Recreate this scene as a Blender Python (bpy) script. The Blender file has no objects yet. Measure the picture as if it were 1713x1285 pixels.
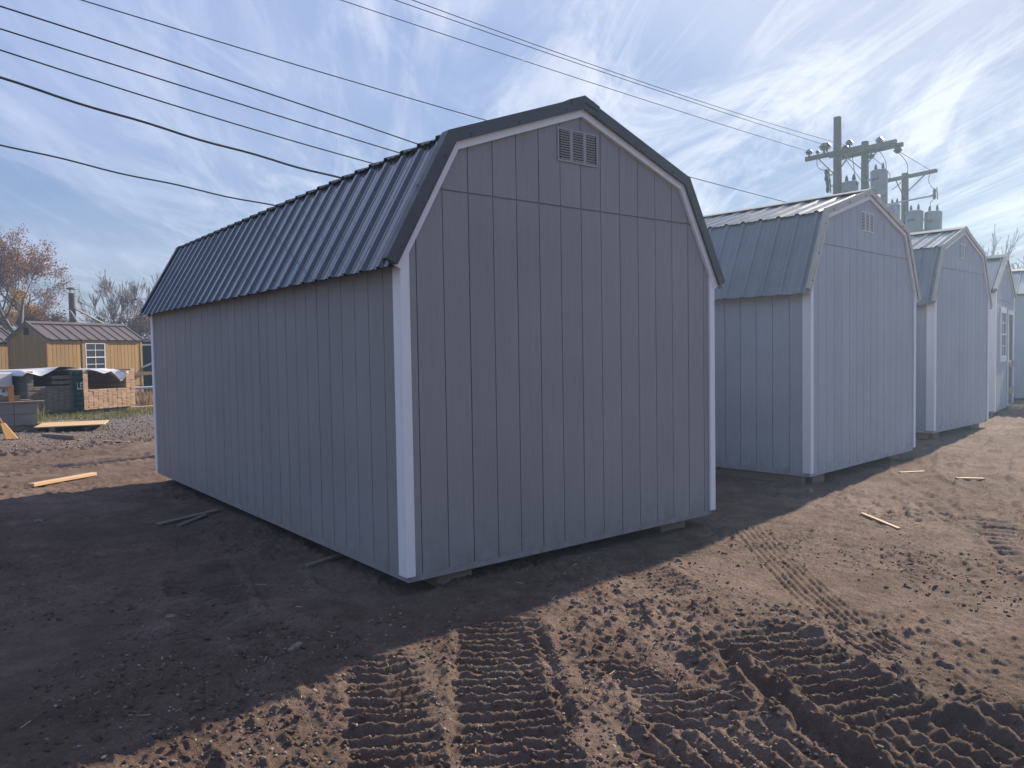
import bpy, bmesh, math, random
import numpy as np
from mathutils import Vector, Matrix

random.seed(7)
rng = np.random.default_rng(11)
scene = bpy.context.scene
col = scene.collection
R = math.radians

# ------------------------------------------------------------------ camera
CAM = (-3.9468, -4.1613, 1.3902)
YAW, PITCH, ROLL, FPX = 0.6664, -0.0403, -0.0161, 1284.83
cam_data = bpy.data.cameras.new("camera")
cam_data.sensor_width = 36.0
cam_data.lens = 36.0 * FPX / 1713.0
cam_data.clip_start = 0.05
cam_data.clip_end = 3000.0
cam = bpy.data.objects.new("camera", cam_data)
col.objects.link(cam)
fwd = Vector((math.sin(YAW) * math.cos(PITCH), math.cos(YAW) * math.cos(PITCH), math.sin(PITCH)))
rgt = Vector((math.cos(YAW), -math.sin(YAW), 0.0))
upv = rgt.cross(fwd)
r2 = math.cos(ROLL) * rgt + math.sin(ROLL) * upv
u2 = -math.sin(ROLL) * rgt + math.cos(ROLL) * upv
m = Matrix((r2, u2, -fwd)).transposed().to_4x4()
m.translation = Vector(CAM)
cam.matrix_world = m
scene.camera = cam

# ------------------------------------------------------------------ sun, sky, exposure
SUN_AZ = R(79.5)      # from +Y towards +X
SUN_EL = R(27.0)
sun_dir = Vector((math.sin(SUN_AZ) * math.cos(SUN_EL), math.cos(SUN_AZ) * math.cos(SUN_EL), math.sin(SUN_EL)))
ld = bpy.data.lights.new("sun", 'SUN')
ld.energy = 4.6
ld.angle = R(0.6)
ld.color = (1.0, 0.86, 0.68)
sun = bpy.data.objects.new("sun", ld)
sun.rotation_euler = sun_dir.to_track_quat('Z', 'Y').to_euler()
sun.location = (30, 10, 20)
col.objects.link(sun)

world = bpy.data.worlds.new("World")
scene.world = world
world.use_nodes = True
wt = world.node_tree
wt.nodes.clear()
def N(t, kind, **kw):
    n = t.nodes.new(kind)
    for k, v in kw.items():
        if isinstance(k, str) and hasattr(n, k):
            setattr(n, k, v)
    return n
def L(t, a, b): t.links.new(a, b)
def mathn(t, op, a, b=None, clamp=False):
    n = t.nodes.new('ShaderNodeMath'); n.operation = op; n.use_clamp = clamp
    for i, v in enumerate((a, b)):
        if v is None: continue
        if isinstance(v, (int, float)): n.inputs[i].default_value = v
        else: t.links.new(v, n.inputs[i])
    return n.outputs[0]
def maprange(t, v, a, b, c=0.0, d=1.0, smooth=False):
    n = t.nodes.new('ShaderNodeMapRange')
    n.interpolation_type = 'SMOOTHSTEP' if smooth else 'LINEAR'
    t.links.new(v, n.inputs[0])
    for i, x in enumerate((a, b, c, d)): n.inputs[i + 1].default_value = x
    return n.outputs[0]
out = N(wt, 'ShaderNodeOutputWorld')
bg = N(wt, 'ShaderNodeBackground')
sky = N(wt, 'ShaderNodeTexSky')
sky.sky_type = 'NISHITA'
sky.sun_disc = False
sky.sun_elevation = SUN_EL
sky.sun_rotation = SUN_AZ
sky.altitude = 200
sky.air_density = 1.0
sky.dust_density = 0.25
sky.ozone_density = 4.0
tc = N(wt, 'ShaderNodeTexCoord')
sep = N(wt, 'ShaderNodeSeparateXYZ'); L(wt, tc.outputs['Generated'], sep.inputs[0])
zz = mathn(wt, 'ADD', mathn(wt, 'MAXIMUM', sep.outputs[2], 0.0), 0.13)
px = mathn(wt, 'DIVIDE', sep.outputs[0], zz)
py = mathn(wt, 'DIVIDE', sep.outputs[1], zz)
comb = N(wt, 'ShaderNodeCombineXYZ'); L(wt, px, comb.inputs[0]); L(wt, py, comb.inputs[1])
def cloud(rot, scale, nscale, detail, rough, dist, lo, hi, off=(0, 0, 0)):
    mp = N(wt, 'ShaderNodeMapping'); mp.vector_type = 'TEXTURE'
    mp.inputs['Rotation'].default_value = (0, 0, rot)
    mp.inputs['Scale'].default_value = scale
    mp.inputs['Location'].default_value = off
    L(wt, comb.outputs[0], mp.inputs[0])
    nz = N(wt, 'ShaderNodeTexNoise')
    L(wt, mp.outputs[0], nz.inputs['Vector'])
    nz.inputs['Scale'].default_value = nscale
    nz.inputs['Detail'].default_value = detail
    nz.inputs['Roughness'].default_value = rough
    nz.inputs['Distortion'].default_value = dist
    return maprange(wt, nz.outputs[0], lo, hi, smooth=True)
veil = cloud(R(20), (1.6, 1.0, 1), 0.55, 4, 0.5, 0.3, 0.28, 0.70, (3.1, 1.0, 0))
wisp = cloud(R(50), (2.4, 0.8, 1), 1.7, 10, 0.64, 1.3, 0.45, 0.68)
fine = cloud(R(62), (4.0, 0.6, 1), 4.2, 9, 0.66, 0.9, 0.45, 0.72, (1.3, 4.2, 0))
east = maprange(wt, px, -0.6, 1.9, 0.12, 1.0, True)     # the cirrus thins out towards the west
wisp = mathn(wt, 'MULTIPLY', wisp, east)
fine = mathn(wt, 'MULTIPLY', fine, east)
cov = mathn(wt, 'ADD', mathn(wt, 'MULTIPLY', veil, 0.62),
            mathn(wt, 'ADD', mathn(wt, 'MULTIPLY', wisp, 0.62), mathn(wt, 'MULTIPLY', fine, 0.38)), True)
cov = mathn(wt, 'MULTIPLY', cov, 0.85)
# light scattered by thin cloud grows towards the sun
dotn = N(wt, 'ShaderNodeVectorMath'); dotn.operation = 'DOT_PRODUCT'
nrm = N(wt, 'ShaderNodeVectorMath'); nrm.operation = 'NORMALIZE'
L(wt, tc.outputs['Generated'], nrm.inputs[0])
L(wt, nrm.outputs[0], dotn.inputs[0]); dotn.inputs[1].default_value = sun_dir
glow = maprange(wt, dotn.outputs['Value'], -0.2, 1.0, 0.0, 1.0)
glow = mathn(wt, 'POWER', glow, 2.0)
ccol = N(wt, 'ShaderNodeMix'); ccol.data_type = 'RGBA'
L(wt, glow, ccol.inputs['Factor'])
ccol.inputs['A'].default_value = (3.7, 4.0, 5.3, 1)
ccol.inputs['B'].default_value = (4.5, 4.55, 4.9, 1)
mixc = N(wt, 'ShaderNodeMix'); mixc.data_type = 'RGBA'
L(wt, cov, mixc.inputs['Factor'])
# clear sky, with its bright end softened
lum = N(wt, 'ShaderNodeVectorMath'); lum.operation = 'DOT_PRODUCT'
L(wt, sky.outputs[0], lum.inputs[0]); lum.inputs[1].default_value = (0.2, 0.7, 0.1)
div = mathn(wt, 'DIVIDE', 1.0, mathn(wt, 'ADD', 1.0, mathn(wt, 'DIVIDE', lum.outputs['Value'], 0.6)))
scl = N(wt, 'ShaderNodeVectorMath'); scl.operation = 'SCALE'
L(wt, sky.outputs[0], scl.inputs[0]); L(wt, div, scl.inputs['Scale'])
tint = N(wt, 'ShaderNodeVectorMath'); tint.operation = 'MULTIPLY'
L(wt, scl.outputs[0], tint.inputs[0]); tint.inputs[1].default_value = (3.55, 3.30, 3.55)
L(wt, tint.outputs[0], mixc.inputs['A'])
L(wt, ccol.outputs['Result'], mixc.inputs['B'])
L(wt, mixc.outputs['Result'], bg.inputs['Color'])
bg.inputs['Strength'].default_value = 0.10
L(wt, bg.outputs[0], out.inputs[0])

vs = scene.view_settings
vs.view_transform = 'Standard'
vs.look = 'None'
vs.exposure = 1.02
vs.gamma = 1.0
vs.use_curve_mapping = False
scene.cycles.max_bounces = 8
scene.cycles.volume_bounces = 0

# ------------------------------------------------------------------ helpers
class MB:
    """collects polygons; build() links them as one mesh object"""
    def __init__(s): s.v = []; s.f = []
    def poly(s, pts):
        b = len(s.v); s.v += [tuple(p) for p in pts]; s.f.append(list(range(b, b + len(pts))))
    def box(s, x0, x1, y0, y1, z0, z1):
        b = len(s.v)
        s.v += [(x0,y0,z0),(x1,y0,z0),(x1,y1,z0),(x0,y1,z0),(x0,y0,z1),(x1,y0,z1),(x1,y1,z1),(x0,y1,z1)]
        s.f += [[b+i for i in q] for q in ((0,3,2,1),(4,5,6,7),(0,1,5,4),(1,2,6,5),(2,3,7,6),(3,0,4,7))]
        return s
    def prism_y(s, pts, y0, y1):
        """pts: (x,z) outline, counter-clockwise seen from -y; extruded along y"""
        n = len(pts); b = len(s.v)
        s.v += [(p[0], y0, p[1]) for p in pts] + [(p[0], y1, p[1]) for p in pts]
        s.f.append([b + i for i in range(n)])
        s.f.append([b + n + i for i in reversed(range(n))])
        for i in range(n):
            j = (i + 1) % n
            s.f.append([b + i, b + n + i, b + n + j, b + j])
        return s
    def bar(s, p0, p1, w, h, up=(0, 0, 1)):
        """box beam between two points"""
        p0 = Vector(p0); p1 = Vector(p1); d = (p1 - p0).normalized(); up = Vector(up)
        a = d.cross(up)
        if a.length < 1e-4: a = d.cross(Vector((1, 0, 0)))
        a.normalize(); c = a.cross(d).normalized()
        b = len(s.v)
        for p in (p0, p1):
            for i, j in ((-1,-1),(1,-1),(1,1),(-1,1)):
                s.v.append(tuple(p + a * i * w / 2 + c * j * h / 2))
        s.f += [[b+i for i in q] for q in ((0,1,2,3),(7,6,5,4),(0,4,5,1),(1,5,6,2),(2,6,7,3),(3,7,4,0))]
        return s
    def tube(s, pts, rad, n=8, cap=True):
        pts = [Vector(p) for p in pts]
        if not hasattr(rad, '__len__'): rad = [rad] * len(pts)
        b = len(s.v); prev = None
        for i, p in enumerate(pts):
            d = (pts[min(i + 1, len(pts) - 1)] - pts[max(i - 1, 0)]).normalized()
            if prev is None:
                a = d.cross(Vector((0, 0, 1)))
                if a.length < 1e-3: a = Vector((1, 0, 0))
            else:
                a = prev - d * prev.dot(d)
            a.normalize(); prev = a; c = d.cross(a)
            for k in range(n):
                t = 2 * math.pi * k / n
                s.v.append(tuple(p + (a * math.cos(t) + c * math.sin(t)) * rad[i]))
        for i in range(len(pts) - 1):
            for k in range(n):
                k2 = (k + 1) % n
                s.f.append([b + i*n + k, b + i*n + k2, b + (i+1)*n + k2, b + (i+1)*n + k])
        if cap:
            s.f.append([b + k for k in reversed(range(n))])
            s.f.append([b + (len(pts)-1)*n + k for k in range(n)])
        return s
    def build(s, name, mat, parent=None, smooth=False, bevel=0.0):
        me = bpy.data.meshes.new(name)
        me.from_pydata(s.v, [], s.f)
        bm = bmesh.new(); bm.from_mesh(me)
        bmesh.ops.recalc_face_normals(bm, faces=bm.faces)
        if bevel > 0:
            bmesh.ops.bevel(bm, geom=list(bm.edges), offset=bevel, segments=1, affect='EDGES', clamp_overlap=True)
        bm.to_mesh(me); bm.free()
        if smooth:
            me.polygons.foreach_set('use_smooth', [True] * len(me.polygons))
        me.materials.append(mat)
        o = bpy.data.objects.new(name, me)
        col.objects.link(o)
        if parent: o.parent = parent
        return o
def empty(name, loc, rz=0.0):
    o = bpy.data.objects.new(name, None); col.objects.link(o)
    o.location = loc; o.rotation_euler = (0, 0, rz); o.empty_display_size = 0.2
    return o
def tag(o, label=None, cat=None, group=None, kind=None):
    if label: o['label'] = label
    if cat: o['category'] = cat
    if group: o['group'] = group
    if kind: o['kind'] = kind
    return o
def copy_obj(o, parent, matrix=None):
    c = o.copy(); col.objects.link(c); c.parent = parent
    return c

# ------------------------------------------------------------------ materials
def new_mat(name):
    mt = bpy.data.materials.new(name); mt.use_nodes = True
    t = mt.node_tree; b = t.nodes['Principled BSDF']
    return mt, t, b
def noise(t, vec, scale, detail=4, rough=0.55, stretch=None, dist=0.0):
    if stretch:
        mp = N(t, 'ShaderNodeMapping'); mp.inputs['Scale'].default_value = stretch
        L(t, vec, mp.inputs[0]); vec = mp.outputs[0]
    n = N(t, 'ShaderNodeTexNoise')
    L(t, vec, n.inputs['Vector'])
    n.inputs['Scale'].default_value = scale; n.inputs['Detail'].default_value = detail
    n.inputs['Roughness'].default_value = rough; n.inputs['Distortion'].default_value = dist
    return n.outputs[0]
def ramp(t, v, stops):
    r = N(t, 'ShaderNodeValToRGB')
    el = r.color_ramp.elements
    while len(el) < len(stops): el.new(0.5)
    for e, (p, c) in zip(el, stops):
        e.position = p; e.color = (c[0], c[1], c[2], 1)
    L(t, v, r.inputs[0]); return r.outputs[0]
def mixrgb(t, f, a, b, mode='MIX'):
    n = N(t, 'ShaderNodeMix'); n.data_type = 'RGBA'; n.blend_type = mode
    for s, v in (('Factor', f), ('A', a), ('B', b)):
        if isinstance(v, (int, float)): n.inputs[s].default_value = v
        elif isinstance(v, tuple): n.inputs[s].default_value = (v[0], v[1], v[2], 1)
        else: L(t, v, n.inputs[s])
    return n.outputs['Result']
def bump(t, b, h, strength, dist):
    n = N(t, 'ShaderNodeBump'); n.inputs['Strength'].default_value = strength; n.inputs['Distance'].default_value = dist
    L(t, h, n.inputs['Height']); L(t, n.outputs[0], b.inputs['Normal'])
def objco(t): return N(t, 'ShaderNodeTexCoord').outputs['Object']
def objrand(t): return N(t, 'ShaderNodeObjectInfo').outputs['Random']

def mat_siding(name, c, var=0.10):
    mt, t, b = new_mat(name); co = objco(t)
    rnd = objrand(t)
    big = noise(t, co, 1.3, 4)
    grain = noise(t, co, 26, 6, 0.6, (1, 1, 0.09), 0.6)
    f = mathn(t, 'ADD', mathn(t, 'MULTIPLY', big, 0.6), mathn(t, 'MULTIPLY', grain, 0.4))
    f = mathn(t, 'ADD', f, mathn(t, 'MULTIPLY', mathn(t, 'SUBTRACT', rnd, 0.5), 0.12))
    lo = tuple(x * (1 - var) for x in c); hi = tuple(x * (1 + var) for x in c)
    base = ramp(t, f, [(0.3, lo), (0.7, hi)])
    # splashed dirt near the bottom edge, patchy
    sp = N(t, 'ShaderNodeSeparateXYZ'); L(t, co, sp.inputs[0])
    d = maprange(t, sp.outputs[2], 0.0, 0.35, 1.0, 0.0)
    d = mathn(t, 'MULTIPLY', mathn(t, 'MULTIPLY', d, d), maprange(t, noise(t, co, 9, 5, 0.65), 0.42, 0.75))
    base = mixrgb(t, mathn(t, 'MULTIPLY', d, 0.55), base, (0.16, 0.12, 0.095))
    L(t, base, b.inputs['Base Color'])
    b.inputs['Roughness'].default_value = 0.62
    b.inputs['Specular IOR Level'].default_value = 0.3
    h = mathn(t, 'ADD', mathn(t, 'MULTIPLY', grain, 0.8), mathn(t, 'MULTIPLY', noise(t, co, 90, 4, 0.6, (1, 1, 0.35)), 0.5))
    bump(t, b, h, 0.8, 0.009)
    return mt
def mat_paint(name, c, rough=0.5, dirt=0.15):
    mt, t, b = new_mat(name); co = objco(t)
    n1 = noise(t, co, 5, 5, 0.6)
    base = mixrgb(t, mathn(t, 'MULTIPLY', n1, dirt), c, tuple(x * 0.55 for x in c))
    L(t, base, b.inputs['Base Color']); b.inputs['Roughness'].default_value = rough
    bump(t, b, noise(t, co, 60, 4, 0.6, (1, 1, 0.25)), 0.25, 0.004)
    return mt
def mat_metal(name, c, rough=0.35, spec=0.5, metallic=0.0, coat=0.0, bmp=0.10):
    mt, t, b = new_mat(name); co = objco(t)
    n1 = noise(t, co, 3, 5, 0.6)
    base = ramp(t, n1, [(0.3, tuple(x * 0.88 for x in c)), (0.7, tuple(x * 1.1 for x in c))])
    L(t, base, b.inputs['Base Color'])
    L(t, maprange(t, noise(t, co, 7, 4), 0.3, 0.7, rough * 0.85, rough * 1.2), b.inputs['Roughness'])
    b.inputs['Metallic'].default_value = metallic
    b.inputs['Specular IOR Level'].default_value = spec
    b.inputs['Coat Weight'].default_value = coat
    bump(t, b, noise(t, co, 2.2, 3), bmp, 0.01)
    return mt
def mat_wood(name, c, var=0.35, axis=(0.12, 1, 1), scale=18, rough=0.75):
    mt, t, b = new_mat(name); co = objco(t); rnd = objrand(t)
    g = noise(t, co, scale, 6, 0.6, axis, 0.5)
    big = noise(t, co, 1.7, 3)
    f = mathn(t, 'ADD', mathn(t, 'MULTIPLY', g, 0.55), mathn(t, 'MULTIPLY', big, 0.25))
    f = mathn(t, 'ADD', f, mathn(t, 'MULTIPLY', rnd, 0.25))
    base = ramp(t, f, [(0.3, tuple(x * (1 - var) for x in c)), (0.75, tuple(x * (1 + var) for x in c))])
    L(t, base, b.inputs['Base Color']); b.inputs['Roughness'].default_value = rough
    bump(t, b, g, 0.4, 0.004)
    return mt

M = {}
M['siding'] = mat_siding('grey_siding_paint', (0.270, 0.268, 0.268))
M['siding_glare'] = mat_siding('glare_paled_siding_paint', (0.395, 0.425, 0.465))  # grey siding made paler and bluer: lens glare put into the colour
M['trim'] = mat_paint('white_trim_paint', (0.78, 0.79, 0.80), 0.5, 0.12)
M['roof_dark'] = mat_metal('charcoal_roof_metal', (0.026, 0.029, 0.036), 0.17, 0.75, 0.0, 0.5, 0.03)
M['rake_dark'] = mat_metal('charcoal_trim_metal', (0.055, 0.060, 0.068), 0.42, 0.4)
M['roof_grey'] = mat_metal('ash_grey_roof_metal', (0.20, 0.21, 0.215), 0.22, 0.6, 0.0, 0.2, 0.0)
M['rake_tan'] = mat_metal('stone_trim_metal', (0.42, 0.39, 0.33), 0.4, 0.5)
M['screw'] = mat_metal('screw_metal', (0.03, 0.03, 0.034), 0.4, 0.5)
M['vent'] = mat_paint('grey_vent_plastic', (0.30, 0.305, 0.32), 0.5, 0.1)
M['vent_pale'] = mat_paint('pale_vent_plastic', (0.62, 0.64, 0.66), 0.5, 0.1)
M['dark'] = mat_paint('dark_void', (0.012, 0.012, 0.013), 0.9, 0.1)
M['floor_wood'] = mat_wood('treated_floor_wood', (0.13, 0.10, 0.075), 0.3)
M['block_wood'] = mat_wood('weathered_block_wood', (0.20, 0.155, 0.115), 0.3)
M['concrete'] = mat_paint('concrete_block_grey', (0.22, 0.215, 0.205), 0.9, 0.5)
M['brown'] = mat_wood('stained_brown_siding', (0.32, 0.185, 0.055), 0.22, (1, 1, 0.1), 22)
M['brown_trim'] = mat_wood('stained_brown_trim', (0.30, 0.185, 0.075), 0.2, (1, 1, 0.1), 22)
M['roof_brown'] = mat_metal('bronze_roof_metal', (0.115, 0.090, 0.082), 0.42, 0.4)
M['glass'] = mat_metal('window_glass', (0.02, 0.022, 0.026), 0.06, 0.7)
M['white_vinyl'] = mat_paint('white_vinyl', (0.80, 0.80, 0.80), 0.35, 0.05)
M['pine'] = mat_wood('fresh_pine_lumber', (0.46, 0.31, 0.185), 0.25)
M['pine_end'] = mat_wood('lumber_end_grain', (0.40, 0.26, 0.165), 0.30, (1, 1, 1), 30)
M['grey_wood'] = mat_wood('weathered_grey_lumber', (0.165, 0.135, 0.105), 0.35, (1, 1, 1), 24)
M['ply'] = mat_wood('plywood_sheet', (0.52, 0.36, 0.19), 0.15)
M['tarp'] = mat_paint('white_lumber_wrap', (0.62, 0.62, 0.64), 0.4, 0.25)
M['green_wrap'] = mat_paint('green_lumber_wrap', (0.018, 0.055, 0.042), 0.4, 0.2)
M['white_print'] = mat_paint('white_print', (0.62, 0.64, 0.64), 0.5, 0.05)
M['grey_print'] = mat_paint('grey_print', (0.16, 0.16, 0.17), 0.6, 0.1)
M['pole'] = mat_wood('weathered_pole_wood', (0.085, 0.062, 0.048), 0.3, (1, 1, 0.08), 20)
M['steel_grey'] = mat_metal('transformer_grey_paint', (0.19, 0.205, 0.215), 0.45, 0.4)
M['porcelain'] = mat_metal('brown_porcelain', (0.06, 0.045, 0.04), 0.2, 0.6)
M['wire'] = mat_metal('wire_black', (0.018, 0.018, 0.02), 0.85, 0.15)
M['rust'] = mat_metal('rusty_flue_steel', (0.115, 0.075, 0.055), 0.6, 0.4)
M['galv'] = mat_metal('galvanised_steel', (0.38, 0.38, 0.36), 0.45, 0.5, 0.4)
M['bristle'] = mat_wood('straw_bristle', (0.55, 0.31, 0.10), 0.3, (1, 1, 0.1), 60)
M['handle'] = mat_wood('orange_handle', (0.52, 0.25, 0.08), 0.2)
M['bark'] = mat_wood('grey_bark', (0.105, 0.083, 0.068), 0.3, (1, 1, 0.2), 10)
M['twig'] = mat_wood('pale_twig', (0.17, 0.135, 0.115), 0.3, (1, 1, 0.2), 10)
M['grey_dull'] = mat_paint('dull_blue_grey', (0.30, 0.33, 0.38), 0.6, 0.2)
def mat_leaf(name, stops):
    mt, t, b = new_mat(name); co = objco(t)
    g = noise(t, co, 1.6, 3, 0.6)
    h = noise(t, co, 23.0, 2, 0.6)
    f = mathn(t, 'ADD', mathn(t, 'MULTIPLY', g, 0.55), mathn(t, 'MULTIPLY', h, 0.45))
    L(t, ramp(t, f, stops), b.inputs['Base Color']); b.inputs['Roughness'].default_value = 0.7
    tr = N(t, 'ShaderNodeBsdfTranslucent'); L(t, ramp(t, f, stops), tr.inputs['Color'])
    mx = N(t, 'ShaderNodeMixShader'); mx.inputs[0].default_value = 0.35
    L(t, b.outputs[0], mx.inputs[1]); L(t, tr.outputs[0], mx.inputs[2])
    L(t, mx.outputs[0], t.nodes['Material Output'].inputs[0])
    return mt
M['leaf_brown'] = mat_leaf('russet_leaf', [(0.3, (0.16, 0.075, 0.035)), (0.5, (0.26, 0.12, 0.055)), (0.7, (0.33, 0.15, 0.085))])
M['leaf_gold'] = mat_leaf('gold_leaf', [(0.3, (0.10, 0.085, 0.02)), (0.5, (0.36, 0.20, 0.03)), (0.7, (0.44, 0.26, 0.04))])
M['leaf_rust'] = mat_leaf('rust_leaf', [(0.3, (0.13, 0.07, 0.045)), (0.7, (0.30, 0.15, 0.10))])
M['leaf_green'] = mat_leaf('dull_green_leaf', [(0.3, (0.035, 0.045, 0.015)), (0.7, (0.10, 0.10, 0.03))])
M['grass'] = mat_leaf('autumn_grass', [(0.3, (0.06, 0.085, 0.018)), (0.6, (0.16, 0.17, 0.04)), (0.75, (0.26, 0.20, 0.09))])
M['weed'] = mat_leaf('dry_weed', [(0.3, (0.20, 0.11, 0.06)), (0.7, (0.36, 0.24, 0.14))])
M['needle'] = mat_leaf('dark_needle', [(0.3, (0.012, 0.022, 0.012)), (0.7, (0.03, 0.045, 0.025))])

# dirt
mt, t, b = new_mat('yard_dirt'); co = objco(t)
n1 = noise(t, co, 0.45, 5, 0.6); n2 = noise(t, co, 3.5, 6, 0.65); n3 = mathn(t, 'ADD', mathn(t, 'MULTIPLY', noise(t, co, 34, 6, 0.75), 0.55), mathn(t, 'MULTIPLY', noise(t, co, 110, 4, 0.75), 0.45))
f = mathn(t, 'ADD', mathn(t, 'MULTIPLY', n1, 0.28), mathn(t, 'ADD', mathn(t, 'MULTIPLY', n2, 0.34), mathn(t, 'MULTIPLY', n3, 0.38)))
base = ramp(t, f, [(0.34, (0.070, 0.047, 0.038)), (0.5, (0.180, 0.125, 0.100)), (0.66, (0.33, 0.245, 0.205))])
# grit: pale stone specks
vor = N(t, 'ShaderNodeTexVoronoi'); vor.inputs['Scale'].default_value = 55; L(t, co, vor.inputs['Vector'])
speck = mathn(t, 'MULTIPLY', maprange(t, vor.outputs['Distance'], 0.10, 0.22, 1.0, 0.0), maprange(t, n2, 0.45, 0.62))
base = mixrgb(t, mathn(t, 'MULTIPLY', speck, 0.5), base, (0.33, 0.29, 0.26))
# far yard on the left is grey gravel
sp = N(t, 'ShaderNodeSeparateXYZ'); L(t, co, sp.inputs[0])
gy = maprange(t, mathn(t, 'ADD', sp.outputs[1], mathn(t, 'MULTIPLY', n1, 4.0)), 12.0, 15.5)
base = mixrgb(t, mathn(t, 'MULTIPLY', gy, 0.65), base, mixrgb(t, n3, (0.10, 0.10, 0.105), (0.26, 0.25, 0.24)))
L(t, base, b.inputs['Base Color']); b.inputs['Roughness'].default_value = 0.95
b.inputs['Specular IOR Level'].default_value = 0.15
h = mathn(t, 'ADD', mathn(t, 'MULTIPLY', n3, 0.7), mathn(t, 'MULTIPLY', noise(t, co, 140, 4, 0.7), 0.35))
bump(t, b, h, 1.0, 0.05)
M['dirt'] = mt
mt, t, b = new_mat('pebble_stone'); co = objco(t)
L(t, ramp(t, noise(t, co, 14, 2), [(0.3, (0.10, 0.08, 0.068)), (0.55, (0.20, 0.16, 0.135)), (0.75, (0.36, 0.33, 0.30))]), b.inputs['Base Color'])
b.inputs['Roughness'].default_value = 0.9
M['pebble'] = mt
M['straw'] = mat_wood('straw_splinter', (0.34, 0.26, 0.17), 0.4, (1, 1, 1), 40)

# ------------------------------------------------------------------ ground
_perm = rng.permutation(512)
_perm = np.concatenate([_perm, _perm])
_gx = np.cos(np.linspace(0, 2 * np.pi, 512, endpoint=False)); _gy = np.sin(np.linspace(0, 2 * np.pi, 512, endpoint=False))
def perlin(x, y):
    xi = np.floor(x).astype(np.int64); yi = np.floor(y).astype(np.int64)
    xf = x - xi; yf = y - yi
    xi &= 511; yi &= 511
    u = xf*xf*xf*(xf*(xf*6-15)+10); v = yf*yf*yf*(yf*(yf*6-15)+10)
    def g(ix, iy, dx, dy):
        h = _perm[_perm[ix & 511] + (iy & 511)]
        return _gx[h] * dx + _gy[h] * dy
    a = g(xi, yi, xf, yf); b_ = g(xi+1, yi, xf-1, yf); c = g(xi, yi+1, xf, yf-1); d = g(xi+1, yi+1, xf-1, yf-1)
    return 1.5 * ((a*(1-u)+b_*u)*(1-v) + (c*(1-u)+d*u)*v)
def sstep(a, b_, x):
    t_ = np.clip((x - a) / (b_ - a), 0, 1); return t_*t_*(3-2*t_)
def resample(poly, n=36):
    P = np.array(poly, float)
    k = np.linspace(0, len(P) - 1, n); o_ = []
    for tt in k:
        i = int(min(math.floor(tt), len(P) - 2)); f_ = tt - i
        p0 = P[max(i-1, 0)]; p1 = P[i]; p2 = P[i+1]; p3 = P[min(i+2, len(P)-1)]
        o_.append(0.5*((2*p1)+(-p0+p2)*f_+(2*p0-5*p1+4*p2-p3)*f_**2+(-p0+3*p1-3*p2+p3)*f_**3))
    return np.array(o_)
def track_coords(X, Y, poly, reach):
    Q = resample(poly)
    best = np.full(X.shape, 1e9); S = np.zeros(X.shape); T = np.zeros(X.shape); acc = 0.0
    for i in range(len(Q) - 1):
        d = Q[i+1] - Q[i]; ln = math.hypot(*d)
        if ln < 1e-6: continue
        e = d / ln
        rx = X - Q[i][0]; ry = Y - Q[i][1]
        lo = -0.3 if i == 0 else 0; hi = ln + 0.3 if i == len(Q) - 2 else ln
        a = np.clip(rx*e[0] + ry*e[1], lo, hi)
        qx = rx - a*e[0]; qy = ry - a*e[1]
        dd = qx*qx + qy*qy
        w = dd < best
        best = np.where(w, dd, best); S = np.where(w, acc + a, S)
        T = np.where(w, np.sign(rx*-e[1] + ry*e[0]) * np.sqrt(dd), T)
        acc += ln
    return S, T, np.sqrt(best) < reach, acc
def lug_track(X, Y, H, poly, width, spacing, amp, slant=0.0, depth=0.012, berm=0.012, rag=0.5, phase=0.0, skew=0.0):
    pl = np.array(poly); m_ = width + 0.3
    sel = np.where((X > pl[:,0].min()-m_) & (X < pl[:,0].max()+m_) & (Y > pl[:,1].min()-m_) & (Y < pl[:,1].max()+m_))[0]
    if len(sel) == 0: return
    x = X[sel]; y = Y[sel]
    S, T, near, tot = track_coords(x, y, poly, width)
    nz = perlin(x*7+3, y*7+9); nz2 = perlin(x*22+1, y*22+5); nz3 = perlin(x*2.6, y*2.6+40)
    w = sstep(width/2+0.03, width/2-0.04, np.abs(T) + nz2*0.025 + nz*0.03) * sstep(-0.12, 0.12, S + nz*0.1) * sstep(tot+0.12, tot-0.12, S + nz*0.1)
    ph = (S + slant*np.abs(T) + skew*T + nz*0.010 + nz2*0.004 + phase) / spacing
    fr = ph - np.floor(ph)
    saw = np.where(fr < 0.62, fr/0.62, (1-fr)/0.38)       # long slope, steep drop
    saw = np.clip(saw*1.15, 0, 1)**1.25
    lug = amp*(saw - 0.45)*(0.75 + rag*nz3*1.2 + rag*nz*0.5)
    lug += amp*0.15*nz2*saw + amp*0.13*perlin(x*48, y*48)
    edge = np.exp(-((np.abs(T) - width/2 - 0.03)/0.04)**2) * berm * (0.8 + 0.8*nz) * sstep(-0.05, 0.2, S) * sstep(tot+0.05, tot-0.2, S)
    H[sel] = np.where(near, H[sel]*(1 - 0.6*w) + w*(lug - depth) + edge + 0.4*w*H[sel]*0, H[sel])
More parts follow.
